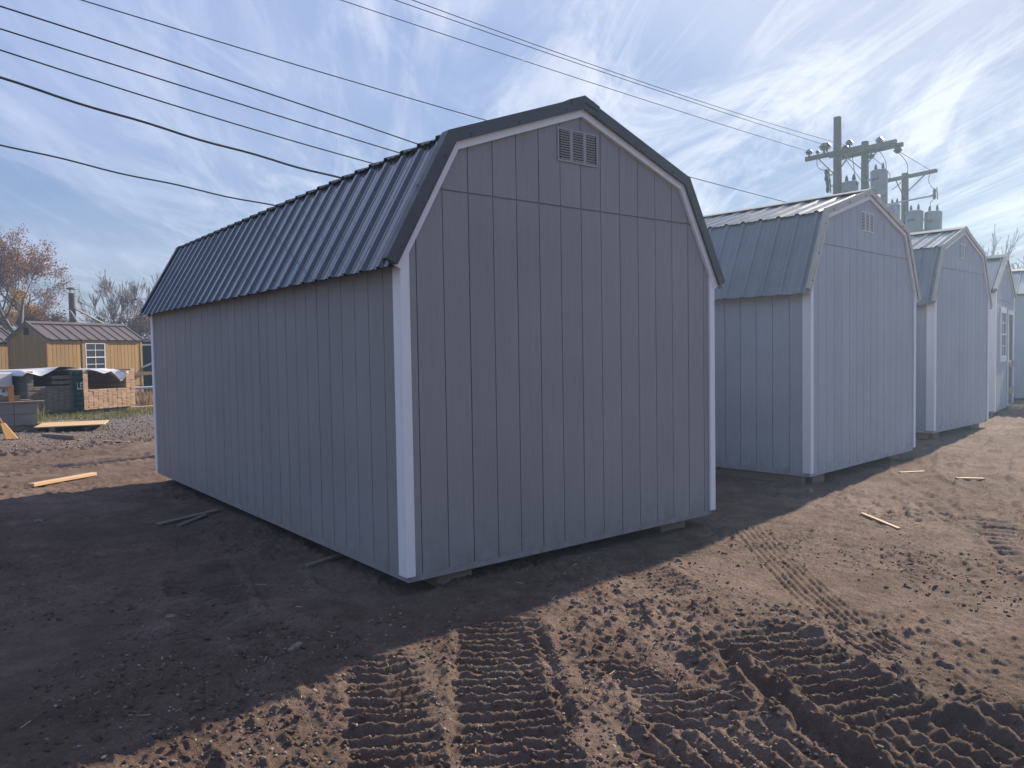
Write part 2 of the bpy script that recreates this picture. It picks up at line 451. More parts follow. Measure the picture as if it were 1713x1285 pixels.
def rib_track(X, Y, H, poly, width, nrib, amp):
    pl = np.array(poly); m_ = width + 0.3
    sel = np.where((X > pl[:,0].min()-m_) & (X < pl[:,0].max()+m_) & (Y > pl[:,1].min()-m_) & (Y < pl[:,1].max()+m_))[0]
    if len(sel) == 0: return
    x = X[sel]; y = Y[sel]
    S, T, near, tot = track_coords(x, y, poly, width)
    nz = perlin(x*5, y*5); nz2 = perlin(x*26, y*26)
    w = sstep(width/2+0.02, width/2-0.02, np.abs(T)+nz2*0.01) * sstep(-0.2, 0.2, S) * sstep(tot+0.2, tot-0.2, S) * np.clip(0.75+0.9*nz, 0, 1)
    rib = np.cos(2*np.pi*(T/width)*nrib)
    blk = 0.82 + 0.18*np.cos(2*np.pi*S/0.045 + 3*np.sign(rib))
    H[sel] = np.where(near, H[sel]*(1-0.55*w) + w*amp*(np.clip(rib, -0.5, 1)*blk - 0.6 + 0.4*nz2), H[sel])
def rut(X, Y, H, poly, width, depth, berm, side=1):
    pl = np.array(poly); m_ = 0.5
    sel = np.where((X > pl[:,0].min()-m_) & (X < pl[:,0].max()+m_) & (Y > pl[:,1].min()-m_) & (Y < pl[:,1].max()+m_))[0]
    if len(sel) == 0: return
    x = X[sel]; y = Y[sel]
    S, T, near, tot = track_coords(x, y, poly, 0.5)
    nz = perlin(x*9, y*9); nz2 = perlin(x*30, y*30)
    e = sstep(-0.1, 0.25, S) * sstep(tot+0.1, tot-0.25, S)
    g = np.exp(-((T + nz*0.012)/width)**2)
    bm_ = np.exp(-((T*side - width*1.7 + nz*0.015)/(width*0.8))**2)
    H[sel] += e*(-depth*g*(1-0.2*nz2) + berm*bm_*(1 + 0.5*nz + 0.5*nz2))

def base_level(X, Y):
    return -0.135 + 0.215*sstep(8.5, 15.5, Y)*sstep(4.0, 0.0, X) - 0.025*sstep(-0.5, -3.0, Y)
def ground_height(X, Y):
    r = np.hypot(X - CAM[0], Y - CAM[1])
    H = 0.022*perlin(X*0.55, Y*0.55) + 0.014*perlin(X*1.5+7, Y*1.5)
    rough = sstep(-0.35, 0.45, perlin(X*0.7+20, Y*0.7+3))          # rough and rolled-smooth patches
    n4 = perlin(X*4.3, Y*4.3); n10 = perlin(X*11+5, Y*11); n25 = perlin(X*25, Y*25+8)
    n55 = perlin(X*57, Y*57)
    H += (0.40+0.60*rough)*(0.013*n4 + 0.0115*n10 + 0.0090*n25) + 0.0052*n55
    clod = np.clip(n25*0.7 + n10*0.6 + 0.3*n4 - 0.28, 0, 1)
    H += (0.15+rough)*0.022*clod
    far = sstep(4.5, 9.0, r)                                        # old crossing tracks, worn down
    st1 = perlin(X*1.1 + Y*2.6, Y*9.0 - X*5.2); st2 = perlin(X*2.4 - Y*1.2 + 30, Y*7.0 + X*7.5)
    H += far*rough*(0.016*st1 + 0.013*st2) + 0.3*(1-far)*rough*0.012*st1
    pocket = np.clip(-n10*0.8 - n4*0.4 - 0.35, 0, 1)
    H -= rough*0.018*pocket
    return H
TR = [  # lug tracks: polyline, width, spacing, amp, slant, depth, berm, rag
    ([(-1.30,-0.62),(-1.49,-0.90),(-1.70,-1.17),(-1.90,-1.47),(-2.09,-1.77),(-2.28,-2.08),(-2.6,-2.7)], 0.46, 0.082, 0.052, 0.0, 0.016, 0.020, 0.30),
    ([(-2.12,-0.75),(-2.30,-1.10),(-2.45,-1.42),(-2.75,-2.0)], 0.34, 0.085, 0.046, 0.25, 0.012, 0.010, 0.7),
    ([(-0.38,-1.62),(-0.48,-1.85),(-0.64,-2.18),(-0.78,-2.46),(-0.88,-2.72),(-1.0,-3.05),(-1.2,-3.6)], 0.62, 0.100, 0.056, 0.0, 0.020, 0.028, 0.30),
    ([(-1.85,-2.20),(-1.45,-2.50),(-1.0,-2.85),(-0.3,-3.4)], 0.52, 0.098, 0.046, 0.0, 0.012, 0.016, 0.30, 0.0, 0.31),
    ([(-1.15,-1.55),(-1.25,-1.9),(-1.45,-2.2)], 0.45, 0.080, 0.040, 0.3, 0.008, 0.012, 0.9),
    ([(-2.30,1.80),(-2.40,1.30),(-2.58,0.42),(-2.72,-0.15)], 0.46, 0.085, 0.060, 0.15, 0.014, 0.016, 0.4),
    ([(-1.95,1.2),(-2.1,0.5),(-2.25,-0.1)], 0.34, 0.085, 0.024, 0.15, 0.008, 0.010, 0.9),
    ([(0.40,0.12),(0.15,-0.23),(-0.04,-0.69),(-0.2,-1.0)], 0.42, 0.078, 0.030, 0.1, 0.010, 0.012, 0.8),
    ([(0.95,0.1),(0.72,-0.35),(0.5,-0.8)], 0.34, 0.08, 0.020, 0.2, 0.008, 0.010, 0.9),
    ([(-5.5,10.1),(-2.83,10.5),(-0.5,10.85),(2.5,11.2)], 0.50, 0.16, 0.050, 0.3, 0.010, 0.030, 0.6),
    ([(-5.5,7.4),(-3.04,7.95),(-1.0,8.75),(1.5,9.6)], 0.50, 0.15, 0.036, 0.3, 0.010, 0.026, 0.7),
    ([(3.0,-2.6),(4.2,-1.2),(5.4,0.0),(7.5,0.9)], 0.45, 0.13, 0.036, 0.25, 0.012, 0.024, 0.8),
    ([(4.0,-3.2),(5.4,-1.6),(7.2,-0.4),(10.5,0.7),(16,2.0)], 0.45, 0.14, 0.045, 0.25, 0.012, 0.030, 0.7),
    ([(1.2,-3.2),(2.2,-2.3),(3.6,-1.5),(5.8,-0.6),(9.0,0.3),(15,1.2)], 0.45, 0.14, 0.034, 0.25, 0.010, 0.026, 0.9),
    ([(8.0,-3.5),(10.0,-1.6),(13.5,0.2),(18,1.2)], 0.5, 0.16, 0.05, 0.25, 0.012, 0.034, 0.7),
]
def full_height(X, Y):
    H = ground_height(X, Y)
    for p in TR: lug_track(X, Y, H, *p)
    rib_track(X, Y, H, [(1.75,-0.2),(1.5,-0.43),(0.68,-1.32),(0.15,-1.94),(-0.12,-2.4)], 0.30, 6, 0.0135)
    rib_track(X, Y, H, [(4.6,-1.1),(3.6,-1.85),(2.9,-2.4)], 0.28, 6, 0.016)
    rut(X, Y, H, [(-0.70,-1.72),(-0.83,-1.89),(-0.93,-2.16),(-1.07,-2.40),(-1.15,-2.62),(-1.26,-2.9)], 0.05, 0.050, 0.038, 1)
    rut(X, Y, H, [(-1.22,-0.85),(-1.36,-1.10),(-1.55,-1.40),(-1.72,-1.66),(-1.92,-2.0)], 0.035, 0.034, 0.012, -1)
    rut(X, Y, H, [(-0.55,-1.05),(-0.85,-1.25),(-1.3,-1.2)], 0.05, 0.018, 0.02, 1)
    # low heap of loose earth pushed up beside the big track
    d = np.hypot((X+0.42)*1.0, (Y+3.0)*1.0)
    H += 0.05*np.exp(-(d/0.22)**2)*(1+0.6*perlin(X*20, Y*20))
    # calm under and next to the sheds, fade out far away
    r = np.hypot(X - CAM[0], Y - CAM[1])
    H *= 1 - 0.75*sstep(18, 45, r)
    return H + base_level(X, Y)

ang = np.concatenate([np.linspace(-math.pi, -0.82, 60, endpoint=False), np.linspace(-0.82, 0.82, 760), np.linspace(0.82, math.pi, 60, endpoint=False)[1:]])
rad = [0.25]
while rad[-1] < 1400:
    r_ = rad[-1]
    k = 0.10 if r_ < 1.9 else (0.0031 if r_ < 8 else (0.006 if r_ < 30 else (0.02 if r_ < 70 else 0.12)))
    rad.append(r_ * (1 + k))
rad = np.array(rad)
A, B_ = np.meshgrid(ang, rad)
GX = (CAM[0] + B_*np.sin(A + YAW)).ravel(); GY = (CAM[1] + B_*np.cos(A + YAW)).ravel()
GZ = full_height(GX, GY)
na, nr = len(ang), len(rad)
verts = np.stack([GX, GY, GZ], 1)
verts = np.vstack([verts, [[CAM[0], CAM[1], float(base_level(np.array([CAM[0]]), np.array([CAM[1]]))[0])]]])
ii, jj = np.meshgrid(np.arange(nr - 1), np.arange(na), indexing='ij')
j2 = (jj + 1) % na
quads = np.stack([ii*na + jj, (ii+1)*na + jj, (ii+1)*na + j2, ii*na + j2], -1).reshape(-1, 4)[:, ::-1]
tris = np.stack([np.full(na, nr*na), np.arange(na), (np.arange(na)+1) % na], 1)[:, ::-1]
me = bpy.data.meshes.new('ground')
nq, nt = len(quads), len(tris)
me.vertices.add(len(verts)); me.vertices.foreach_set('co', verts.astype(np.float32).ravel())
me.loops.add(nq*4 + nt*3)
me.loops.foreach_set('vertex_index', np.concatenate([quads.ravel(), tris.ravel()]).astype(np.int32))
me.polygons.add(nq + nt)
me.polygons.foreach_set('loop_start', np.concatenate([np.arange(nq)*4, nq*4 + np.arange(nt)*3]).astype(np.int32))
me.polygons.foreach_set('use_smooth', np.ones(nq + nt, bool))
me.update(calc_edges=True)
me.validate()
me.materials.append(M['dirt'])
ground = bpy.data.objects.new('ground', me); col.objects.link(ground)
tag(ground, 'churned brown dirt yard with tread marks and ruts', 'ground', kind='structure')
def gz(x, y):
    return float(full_height(np.array([float(x)]), np.array([float(y)]))[0])

# loose stones and clods, one joined mesh
def scatter_stones(name, n, region, smin, smax, mat, label, cat, flat=0.65, power=3.0, seed=1):
    rg = np.random.default_rng(seed)
    x, y = region(rg, n)
    z = full_height(x, y)
    phi = (1 + 5**0.5)/2
    ico = np.array([(-1,phi,0),(1,phi,0),(-1,-phi,0),(1,-phi,0),(0,-1,phi),(0,1,phi),(0,-1,-phi),(0,1,-phi),(phi,0,-1),(phi,0,1),(-phi,0,-1),(-phi,0,1)])/1.9
    fc = np.array([(0,11,5),(0,5,1),(0,1,7),(0,7,10),(0,10,11),(1,5,9),(5,11,4),(11,10,2),(10,7,6),(7,1,8),(3,9,4),(3,4,2),(3,2,6),(3,6,8),(3,8,9),(4,9,5),(2,4,11),(6,2,10),(8,6,7),(9,8,1)])
    n = len(x)
    s = smin + (smax - smin)*rg.random(n)**power
    V = ico[None]*(1 + 0.28*rg.standard_normal((n, 12, 1)))
    th = rg.random(n)*2*np.pi; c, s_ = np.cos(th), np.sin(th)
    V = V*np.stack([1 + 0.4*rg.random(n), 0.7 + 0.4*rg.random(n), flat*(0.7 + 0.6*rg.random(n))], 1)[:, None, :]
    V = np.stack([V[..., 0]*c[:, None] - V[..., 1]*s_[:, None], V[..., 0]*s_[:, None] + V[..., 1]*c[:, None], V[..., 2]], -1)
    V = V*s[:, None, None] + np.stack([x, y, z + s*0.18], 1)[:, None, :]
    F = (fc[None] + 12*np.arange(n)[:, None, None]).reshape(-1, 3)
    me = bpy.data.meshes.new(name)
    me.vertices.add(n*12); me.vertices.foreach_set('co', V.astype(np.float32).ravel())
    me.loops.add(len(F)*3); me.loops.foreach_set('vertex_index', F.astype(np.int32).ravel())
    me.polygons.add(len(F)); me.polygons.foreach_set('loop_start', (np.arange(len(F))*3).astype(np.int32))
    me.update(calc_edges=True); me.validate()
    me.materials.append(mat)
    o = bpy.data.objects.new(name, me); col.objects.link(o)
    return tag(o, label, cat, kind='stuff')
def reg_fan(r0, r1, p=1.0, a=0.72):
    def f(rg, n):
        r = r0*(r1/r0)**(rg.random(n)**p); th = YAW + (rg.random(n)*2 - 1)*a
        x = CAM[0] + r*np.sin(th); y = CAM[1] + r*np.cos(th)
        keep = perlin(x*0.9+50, y*0.9) + 0.5*rg.random(n) > 0.05
        return x[keep], y[keep]
    return f
scatter_stones('loose_pebbles', 14000, reg_fan(2.2, 7.5, 0.9), 0.002, 0.010, M['pebble'], 'small loose pebbles scattered over the dirt', 'pebbles', seed=3)
scatter_stones('dirt_clods', 13000, reg_fan(2.2, 6.5, 0.9), 0.003, 0.015, M['dirt'], 'crumbled brown clods of earth scattered over the dirt', 'clods', 0.75, 3.0, seed=4)
def reg_gravel(rg, n):
    x = -5 + rg.random(n)*8; y = 10.5 + rg.random(n)*7
    return x, y
scatter_stones('grey_gravel', 12000, reg_gravel, 0.004, 0.022, M['pebble'], 'grey gravel spread before the lumber stacks', 'gravel', 0.7, 2.5, seed=5)

# straw, splinters and twigs trodden into the dirt
def litter(name, label, n, seed):
    rg = np.random.default_rng(seed)
    x, y = reg_fan(2.3, 11, 0.9)(rg, n)
    V = []; F = []
    z0 = full_height(x, y)
    for i in range(len(x)):
        ln = 0.015 + 0.06*rg.random()**2.5; w = 0.0012 + 0.002*rg.random(); a = rg.random()*3.1416
        dx, dy = math.cos(a)*ln, math.sin(a)*ln; nx, ny = -math.sin(a)*w, math.cos(a)*w
        za = z0[i] + 0.004; zb = za + rg.uniform(-0.004, 0.012); b = len(V)
        V += [(x[i]-nx, y[i]-ny, za), (x[i]+nx, y[i]+ny, za), (x[i]+dx+nx, y[i]+dy+ny, zb), (x[i]+dx-nx, y[i]+dy-ny, zb), (x[i], y[i], za+w*1.5), (x[i]+dx, y[i]+dy, zb+w*1.5)]
        F += [[b, b+3, b+2, b+1], [b, b+4, b+5, b+3], [b+1, b+2, b+5, b+4], [b, b+1, b+4], [b+3, b+5, b+2]]
    me = bpy.data.meshes.new(name); me.from_pydata(V, [], F); me.materials.append(M['straw'])
    o = bpy.data.objects.new(name, me); col.objects.link(o); return tag(o, label, 'litter', kind='stuff')
litter('straw_litter', 'straw bits and splinters trodden into the dirt', 480, 77)

# ------------------------------------------------------------------ sheds
def offset_profile(pts, d):
    """mitred offset of an open (x,z) polyline running left to right, outwards = up"""
    o_ = []
    nrm_ = []
    for i in range(len(pts) - 1):
        dx = pts[i+1][0]-pts[i][0]; dz = pts[i+1][1]-pts[i][1]; ln = math.hypot(dx, dz)
        nrm_.append((-dz/ln, dx/ln))
    for i, p in enumerate(pts):
        if i == 0: n_ = nrm_[0]; k = 1
        elif i == len(pts)-1: n_ = nrm_[-1]; k = 1
        else:
            a = nrm_[i-1]; b2 = nrm_[i]; n_ = (a[0]+b2[0], a[1]+b2[1]); ln = math.hypot(*n_)
            n_ = (n_[0]/ln, n_[1]/ln); k = 1/(n_[0]*a[0]+n_[1]*a[1])
        o_.append((p[0]+n_[0]*d*k, p[1]+n_[1]*d*k))
    return o_
def prof_z(prof, x):
    for (x0, z0), (x1, z1) in zip(prof, prof[1:]):
        if x0 <= x <= x1: return z0 + (z1-z0)*(x-x0)/(x1-x0)
    return prof[0][1]
def strip_outline(prof, x0, x1, z0, z1, lift=0.015):
    """(x,z) outline of a vertical strip of the gable between z0 and min(z1, profile)"""
    xs = [x0] + [p[0] for p in prof if x0 < p[0] < x1] + [x1]
    top = []
    samples = set(xs)
    for (xa, za), (xb, zb) in zip(prof, prof[1:]):        # crossings with z1
        if (za + lift - z1)*(zb + lift - z1) < 0:
            xc = xa + (z1 - lift - za)*(xb-xa)/(zb-za)
            if x0 < xc < x1: samples.add(xc)
    top = [(x, min(z1, prof_z(prof, x) + lift)) for x in sorted(samples)]
    if max(z for _, z in top) - z0 < 0.004: return None
    top = [(x, max(z, z0 + 0.001)) for x, z in top]
    return [(x0, z0), (x1, z0)] + top[::-1]

def rib_mesh(y0, y1, top, bot, nrm_xz, period, ribs, y_shift=0.0, hgt=0.02, minor=True):
    """corrugated sheet between two (x,z) lines; ribs rise along nrm_xz"""
    mb = MB(); ys = []
    k0 = math.floor((y0 - 0.2)/period) - 1; k1 = math.ceil((y1 + 0.2)/period) + 1
    prof = []
    for k in range(k0, k1 + 1):
        c = y_shift + k*period
        prof += [(c-0.034, 0), (c-0.015, hgt), (c+0.015, hgt), (c+0.034, 0)]
        if minor:
            for q in (1/3, 2/3):
                cc = c + period*q
                prof += [(cc-0.016, 0), (cc-0.007, 0.0045), (cc+0.007, 0.0045), (cc+0.016, 0)]
    prof.sort()
    def hz(y):
        for (a, ha), (b2, hb) in zip(prof, prof[1:]):
            if a <= y <= b2: return ha + (hb-ha)*((y-a)/(b2-a) if b2 > a else 0)
        return 0
    pr = [(y0, hz(y0))] + [p for p in prof if y0 < p[0] < y1] + [(y1, hz(y1))]
    n = len(pr)
    for x, z in (bot, top):
        for y, hh in pr: mb.v.append((x + nrm_xz[0]*hh, y, z + nrm_xz[1]*hh))
    for x, z in (bot, top):                                # underside
        for y, hh in pr: mb.v.append((x + nrm_xz[0]*(hh-0.0015), y, z + nrm_xz[1]*(hh-0.0015)))
    for i in range(n-1):
        mb.f.append([i, i+1, n+i+1, n+i]); mb.f.append([2*n+i, 3*n+i, 3*n+i+1, 2*n+i+1])
        mb.f.append([i, 2*n+i, 2*n+i+1, i+1])
        mb.f.append([n+i, n+i+1, 3*n+i+1, 3*n+i])
    for a in (0, n-1): mb.f.append([a, n+a, 3*n+a, 2*n+a])
    return mb

def build_shed(name, label, cat, loc, yaw, W, Ln, half, mats, group=None, groove=0.2032, gshift=0.0, seam=2.4412,
               sides=('left',), over_f=0.03, over_b=0.06, fascia=0.053, rake=0.072, trim_w=0.066, vent=True,
               vent_size=(0.40, 0.24), vent_z=None, eave_x=None, period=0.2286, panel=0.9144, screws=False,
               openings=(), skirt_h=0.045, trim_t=0.02, rib_h=0.02, minor=True, side_gap=0.007, rake_close=False, flange=0.075, skid=False):
    S_, T_, RO, RK = M[mats[0]], M[mats[1]], M[mats[2]], M[mats[3]]
    root = empty(name, loc, yaw)
    tag(root, label, cat, group)
    prof = [(-x, z) for x, z in half] + [(x, z) for x, z in half[::-1][1:]]
    hw = W/2
    wx = hw - trim_t                       # siding plane on the long sides
    gap = side_gap; bd = 0.010             # groove width, board thickness
    ze = half[0][1]
    # ---- gable walls
    def gable(y_face, sign, boards):
        pts = [(-wx+bd, 0.004), (wx-bd, 0.004)] + [(x, z+0.012) for x, z in prof[::-1] if abs(x) < wx-bd]
        zl = prof_z(prof, wx-bd)
        pts = [(-wx+bd, 0.004), (wx-bd, 0.004), (wx-bd, zl)] + [(x, z+0.012) for x, z in prof[::-1] if abs(x) < wx-bd-0.01] + [(-wx+bd, zl)]
        y_in = y_face + sign*bd
        wall = MB().prism_y(pts, min(y_in, y_in+sign*0.05), max(y_in, y_in+sign*0.05)).build('gable_wall', S_, root)
        if boards:
            xs = [-wx]; k = math.ceil((-wx-gshift)/groove)
            while gshift + k*groove < wx:
                g = gshift + k*groove
                if g > -wx + 0.02 and g < wx - 0.02: xs.append(g)
                k += 1
            xs.append(wx)
            for z0, z1 in ((0.0, seam-0.007), (seam+0.006, 99)):
                for a, b2 in zip(xs, xs[1:]):
                    x0 = a + (gap/2 if a > -wx else 0); x1 = b2 - (gap/2 if b2 < wx else 0)
                    segs = [(z0, z1)]
                    for (ox0, ox1, oz0, oz1) in openings:
                        if x1 > ox0 and x0 < ox1:
                            ns = []
                            for (s0, s1) in segs:
                                if oz1 <= s0 or oz0 >= s1: ns.append((s0, s1)); continue
                                if oz0 > s0 + 0.02: ns.append((s0, oz0))
                                if oz1 < s1 - 0.02: ns.append((oz1, s1))
                            segs = ns
                    for (s0, s1) in segs:
                        ol = strip_outline(prof, x0, x1, s0, s1)
                        if ol is None: continue
                        jit = random.uniform(-0.0008, 0.0008)
                        MB().prism_y(ol, min(y_face+jit, y_in), max(y_face+jit, y_in)).build('siding_board', S_, wall)
        return wall
    g = gable(0.0, 1, True)
    gable(Ln, -1, False)
    # ---- long walls
    zt = ze + 0.03
    for side in ('left', 'right'):
        sg = -1 if side == 'left' else 1
        a, b2 = sorted((sg*(wx-bd), sg*(wx-bd-0.05)))
        wall = MB().box(a, b2, 0.012, Ln-0.012, 0.004, zt).build('side_wall', S_, root)
        if side in sides:
            ys = [0.013]; k = 1
            while 0.036 + k*groove < Ln - 0.05:
                ys.append(0.036 + k*groove); k += 1
            ys.append(Ln-0.013)
            a, b2 = sorted((sg*wx, sg*(wx-bd)))
            for q, r_ in zip(ys, ys[1:]):
                y0 = q + (gap/2 if q > 0.02 else 0); y1 = r_ - (gap/2 if r_ < Ln-0.02 else 0)
                jit = random.uniform(-0.0008, 0.0008)*sg
                aa, bb = sorted((sg*wx + jit, sg*(wx-bd)))
                zs_segs = [(0.0, zt)]
                for op in openings:
                    pass
                for (s0, s1) in zs_segs:
                    MB().box(aa, bb, y0, y1, s0, s1).build('siding_board', S_, wall)
        else:
            aa, bb = sorted((sg*wx, sg*(wx-bd)))
            MB().box(aa, bb, 0.013, Ln-0.013, 0.0, zt).build('siding_sheet', S_, wall)
    # ---- floor frame under the siding
    MB().box(-wx+0.003, wx-0.003, 0.003, Ln-0.003, -skirt_h, 0.003).build('floor_frame', S_, root, bevel=0.003)
    if skid:
        for lx in (-wx+0.09, wx-0.09):
            MB().box(lx-0.05, lx+0.05, 0.12, Ln-0.12, -0.15, -skirt_h-0.001).build('skid', M['block_wood'], root, bevel=0.004)
    # ---- corner trim: L-shaped posts
    tt = trim_t
    for sx_ in (-1, 1):
        for yf, sy in ((0.0, 1), (Ln, -1)):
            o1 = sx_*hw; i1 = sx_*(hw-tt-0.0005); w1 = sx_*(hw-trim_w)
            zc = prof_z(prof, abs(w1)) - 0.004
            mb = MB()
            y_o = yf - sy*tt; y_i = yf + sy*0.0005
            a, b2 = sorted((o1, w1)); c_, d_ = sorted((y_o, yf - sy*0.0005))
            mb.box(a, b2, c_, d_, -0.004, zc)
            a, b2 = sorted((o1, i1)); c_, d_ = sorted((yf - sy*0.0005, yf + sy*(trim_w+0.012)))
            mb.box(a, b2, c_, d_, -0.004, ze+0.02)
            mb.build('corner_trim', T_, root, bevel=0.0015)
    # ---- roof
    y_front = -trim_t - over_f; y_back = Ln + trim_t + over_b
    off = fascia + rake
    mid = offset_profile(prof, fascia); outer = offset_profile(prof, off); deckp = offset_profile(prof, off-rib_h-0.014); deck0 = offset_profile(prof, off-rib_h-0.03)
    nseg = len(prof)-1
    inner_low = prof
    for i in range(nseg):
        MB().prism_y([prof[i], prof[i+1], mid[i+1], mid[i]], -trim_t-0.008, -0.0008).build('fascia_board', T_, root, bevel=0.001)
        mb = MB().prism_y([mid[i], mid[i+1], outer[i+1], outer[i]], y_front-0.003, -trim_t+0.012)
        # narrow flange folded over the roof sheet
        o2 = offset_profile(prof, off+0.004)
        mb.prism_y([outer[i], outer[i+1], o2[i+1], o2[i]], y_front-0.003, y_front+flange)
        # hemmed lower lip
        l1 = offset_profile(prof, fascia-0.006)
        mb.prism_y([l1[i], l1[i+1], mid[i+1], mid[i]], y_front-0.006, y_front+0.004)
        mb.build('rake_trim', RK, root)
        MB().prism_y([prof[i], prof[i+1], outer[i+1], outer[i]], Ln+0.001, y_back).build('rear_rake', RK, root)
        MB().prism_y([deck0[i], deck0[i+1], deckp[i+1], deckp[i]], -trim_t+0.013, Ln).build('roof_deck', M['floor_wood'], root)
    base = offset_profile(prof, off-rib_h-0.010)
    for i in range(nseg):
        p, q = base[i], base[i+1]
        dx, dz = q[0]-p[0], q[1]-p[1]; ln = math.hypot(dx, dz)
        n_ = (-dz/ln, dx/ln); e = (dx/ln, dz/ln)
        up_is_q = q[1] > p[1]
        lo, hi = (p, q) if up_is_q else (q, p)
        de = e if up_is_q else (-e[0], -e[1])
        is_upper = abs(hi[0]) < 1e-6
        ext = 0.035 if (is_upper and len(half) > 2) or len(half) == 2 else 0.045
        lo2 = (lo[0]-de[0]*ext, lo[1]-de[1]*ext)
        hi2 = hi if is_upper else (hi[0]-de[0]*0.01, hi[1]-de[1]*0.01)
        lift = 0.006 if (is_upper and len(half) > 2) else 0.0
        lo2 = (lo2[0]+n_[0]*lift, lo2[1]+n_[1]*lift); hi2 = (hi2[0]+n_[0]*lift, hi2[1]+n_[1]*lift)
        yy = y_front + 0.012; idx = 0
        while yy < y_back - 0.05:
            y1 = min(yy + panel, y_back)
            mb = rib_mesh(yy, y1, hi2, lo2, n_, period, None, y_shift=y_front+0.11, hgt=rib_h, minor=minor)
            if idx % 2:
                mb.v = [(x + n_[0]*0.0008, y, z + n_[1]*0.0008) for x, y, z in mb.v]
            mb.build('roof_panel', RO, root)
            yy = y1; idx += 1
    # ridge cap
    pk = outer[len(half)-1]
    sl = half[-2][1]-half[-1][1]; rx = half[-2][0]
    cw = 0.15; dzc = cw*sl/rx
    zc = pk[1] + 0.012
    for sgn in (-1, 1):
        a = (0, zc); b2 = (sgn*cw, zc + dzc)
        pts = [a, b2, (b2[0], b2[1]-0.006), (0, zc-0.006)]
        MB().prism_y(pts, y_front-0.008, y_back+0.01).build('ridge_cap', RK, root)
    if rake_close:
        for sgn in (-1, 1):
            MB().prism_y([(0, zc-0.008), (sgn*0.13, zc-0.010+dzc*0.87), (sgn*0.13, zc-0.045+dzc*0.87), (0, zc-0.05)], y_front-0.010, y_front-0.004).build('ridge_end_flap', RK, root)
            MB().box(*sorted((sgn*0.055, sgn*0.085)), y_front-0.013, y_front-0.010, zc-0.055, zc-0.03).build('ridge_end_tab', RK, root)
    # screws along the rake face
    if screws:
        sc_mesh = None
        rm = offset_profile(prof, fascia + 0.018)
        for i in range(nseg):
            for f_ in (0.12, 0.47, 0.85):
                x = rm[i][0] + (rm[i+1][0]-rm[i][0])*f_; z = rm[i][1] + (rm[i+1][1]-rm[i][1])*f_
                if sc_mesh is None:
                    s0 = MB().tube([(0,0,0),(0,-0.005,0)], 0.0085, 6).build('screw', M['screw'], root); sc_mesh = s0
                    s0.location = (x, y_front-0.0035, z)
                else:
                    c = copy_obj(sc_mesh, root); c.location = (x, y_front-0.0035, z)
    # gable vent with louvres
    if vent:
        vw, vh = vent_size; vz = vent_z if vent_z else half[-1][1] - 0.24
        x0, x1, z0, z1 = -vw/2 - 0.03, vw/2 - 0.03, vz - vh/2, vz + vh/2
        v = MB()
        bw = 0.014
        v.box(x0, x1, -0.010, -0.001, z0, z0+bw).box(x0, x1, -0.010, -0.001, z1-bw, z1)
        v.box(x0, x0+bw, -0.010, -0.001, z0+bw, z1-bw).box(x1-bw, x1, -0.010, -0.001, z0+bw, z1-bw)
        for f_ in (1/3, 2/3):
            xc = x0 + (x1-x0)*f_; v.box(xc-0.014, xc+0.014, -0.0095, -0.001, z0+bw, z1-bw)
        VM = {'brown': M['dark'], 'siding_glare': M['vent_pale']}.get(mats[0], M['vent'])
        vo = v.build('gable_vent', VM, root)
        MB().box(x0+0.004, x1-0.004, -0.0022, -0.0012, z0+0.004, z1-0.004).build('vent_screen', M['dark'], vo)
        ns = 12; hh = (z1-z0-2*bw)/ns
        cols_ = [x0+bw] + [x0+(x1-x0)*f_ for f_ in (1/3, 2/3)] + [x1-bw]
        for c0, c1 in zip(cols_, cols_[1:]):
            lv = MB()
            for k in range(ns):
                zc_ = z0+bw+(k+0.5)*hh
                lv.bar((c0+0.014, -0.0065, zc_), (c1-0.014, -0.0065, zc_), 0.0065, hh*0.52, (0, -0.5, 1))
            lv.build('vent_louvres', VM, vo)
    return root

HALF1 = [(1.545, 1.915), (1.103, 2.708), (0.0, 3.109)]
main = build_shed('lofted_barn_shed', 'large grey lofted barn shed with charcoal ribbed metal roof and white trim', 'shed',
                  (0, 0, 0), 0.0, 3.0987, 6.1314, HALF1, ('siding', 'trim', 'roof_dark', 'rake_dark'), 'row of barn sheds',
                  screws=True, rake_close=True, vent_z=2.885)
def corner_to_center(x, y, yaw, W): return (x + W/2*math.cos(yaw), y + W/2*math.sin(yaw))
c2 = corner_to_center(3.824, 0.444, 0.085, 3.1)
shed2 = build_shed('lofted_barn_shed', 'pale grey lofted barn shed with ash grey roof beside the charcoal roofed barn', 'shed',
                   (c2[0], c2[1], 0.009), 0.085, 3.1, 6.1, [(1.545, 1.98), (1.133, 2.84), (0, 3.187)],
                   ('siding_glare', 'trim', 'roof_grey', 'rake_tan'), 'row of barn sheds', gshift=0.09, seam=2.549, vent_size=(0.36, 0.24), vent_z=2.91, screws=True, rake=0.062, over_f=0.022, flange=0.03, skid=True)
c3 = corner_to_center(9.105, 1.398, 0.067, 2.72)
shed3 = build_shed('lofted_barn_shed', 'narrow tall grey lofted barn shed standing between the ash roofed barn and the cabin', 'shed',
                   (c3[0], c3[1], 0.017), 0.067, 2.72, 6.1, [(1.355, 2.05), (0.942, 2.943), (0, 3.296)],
                   ('siding_glare', 'trim', 'roof_grey', 'rake_tan'), 'row of barn sheds', gshift=0.05, seam=2.66, trim_w=0.09, vent_size=(0.36, 0.26), vent_z=3.0, rake=0.062, over_f=0.022, flange=0.03, skid=True)
c4 = corner_to_center(14.0, 2.254, 0.223, 3.2)
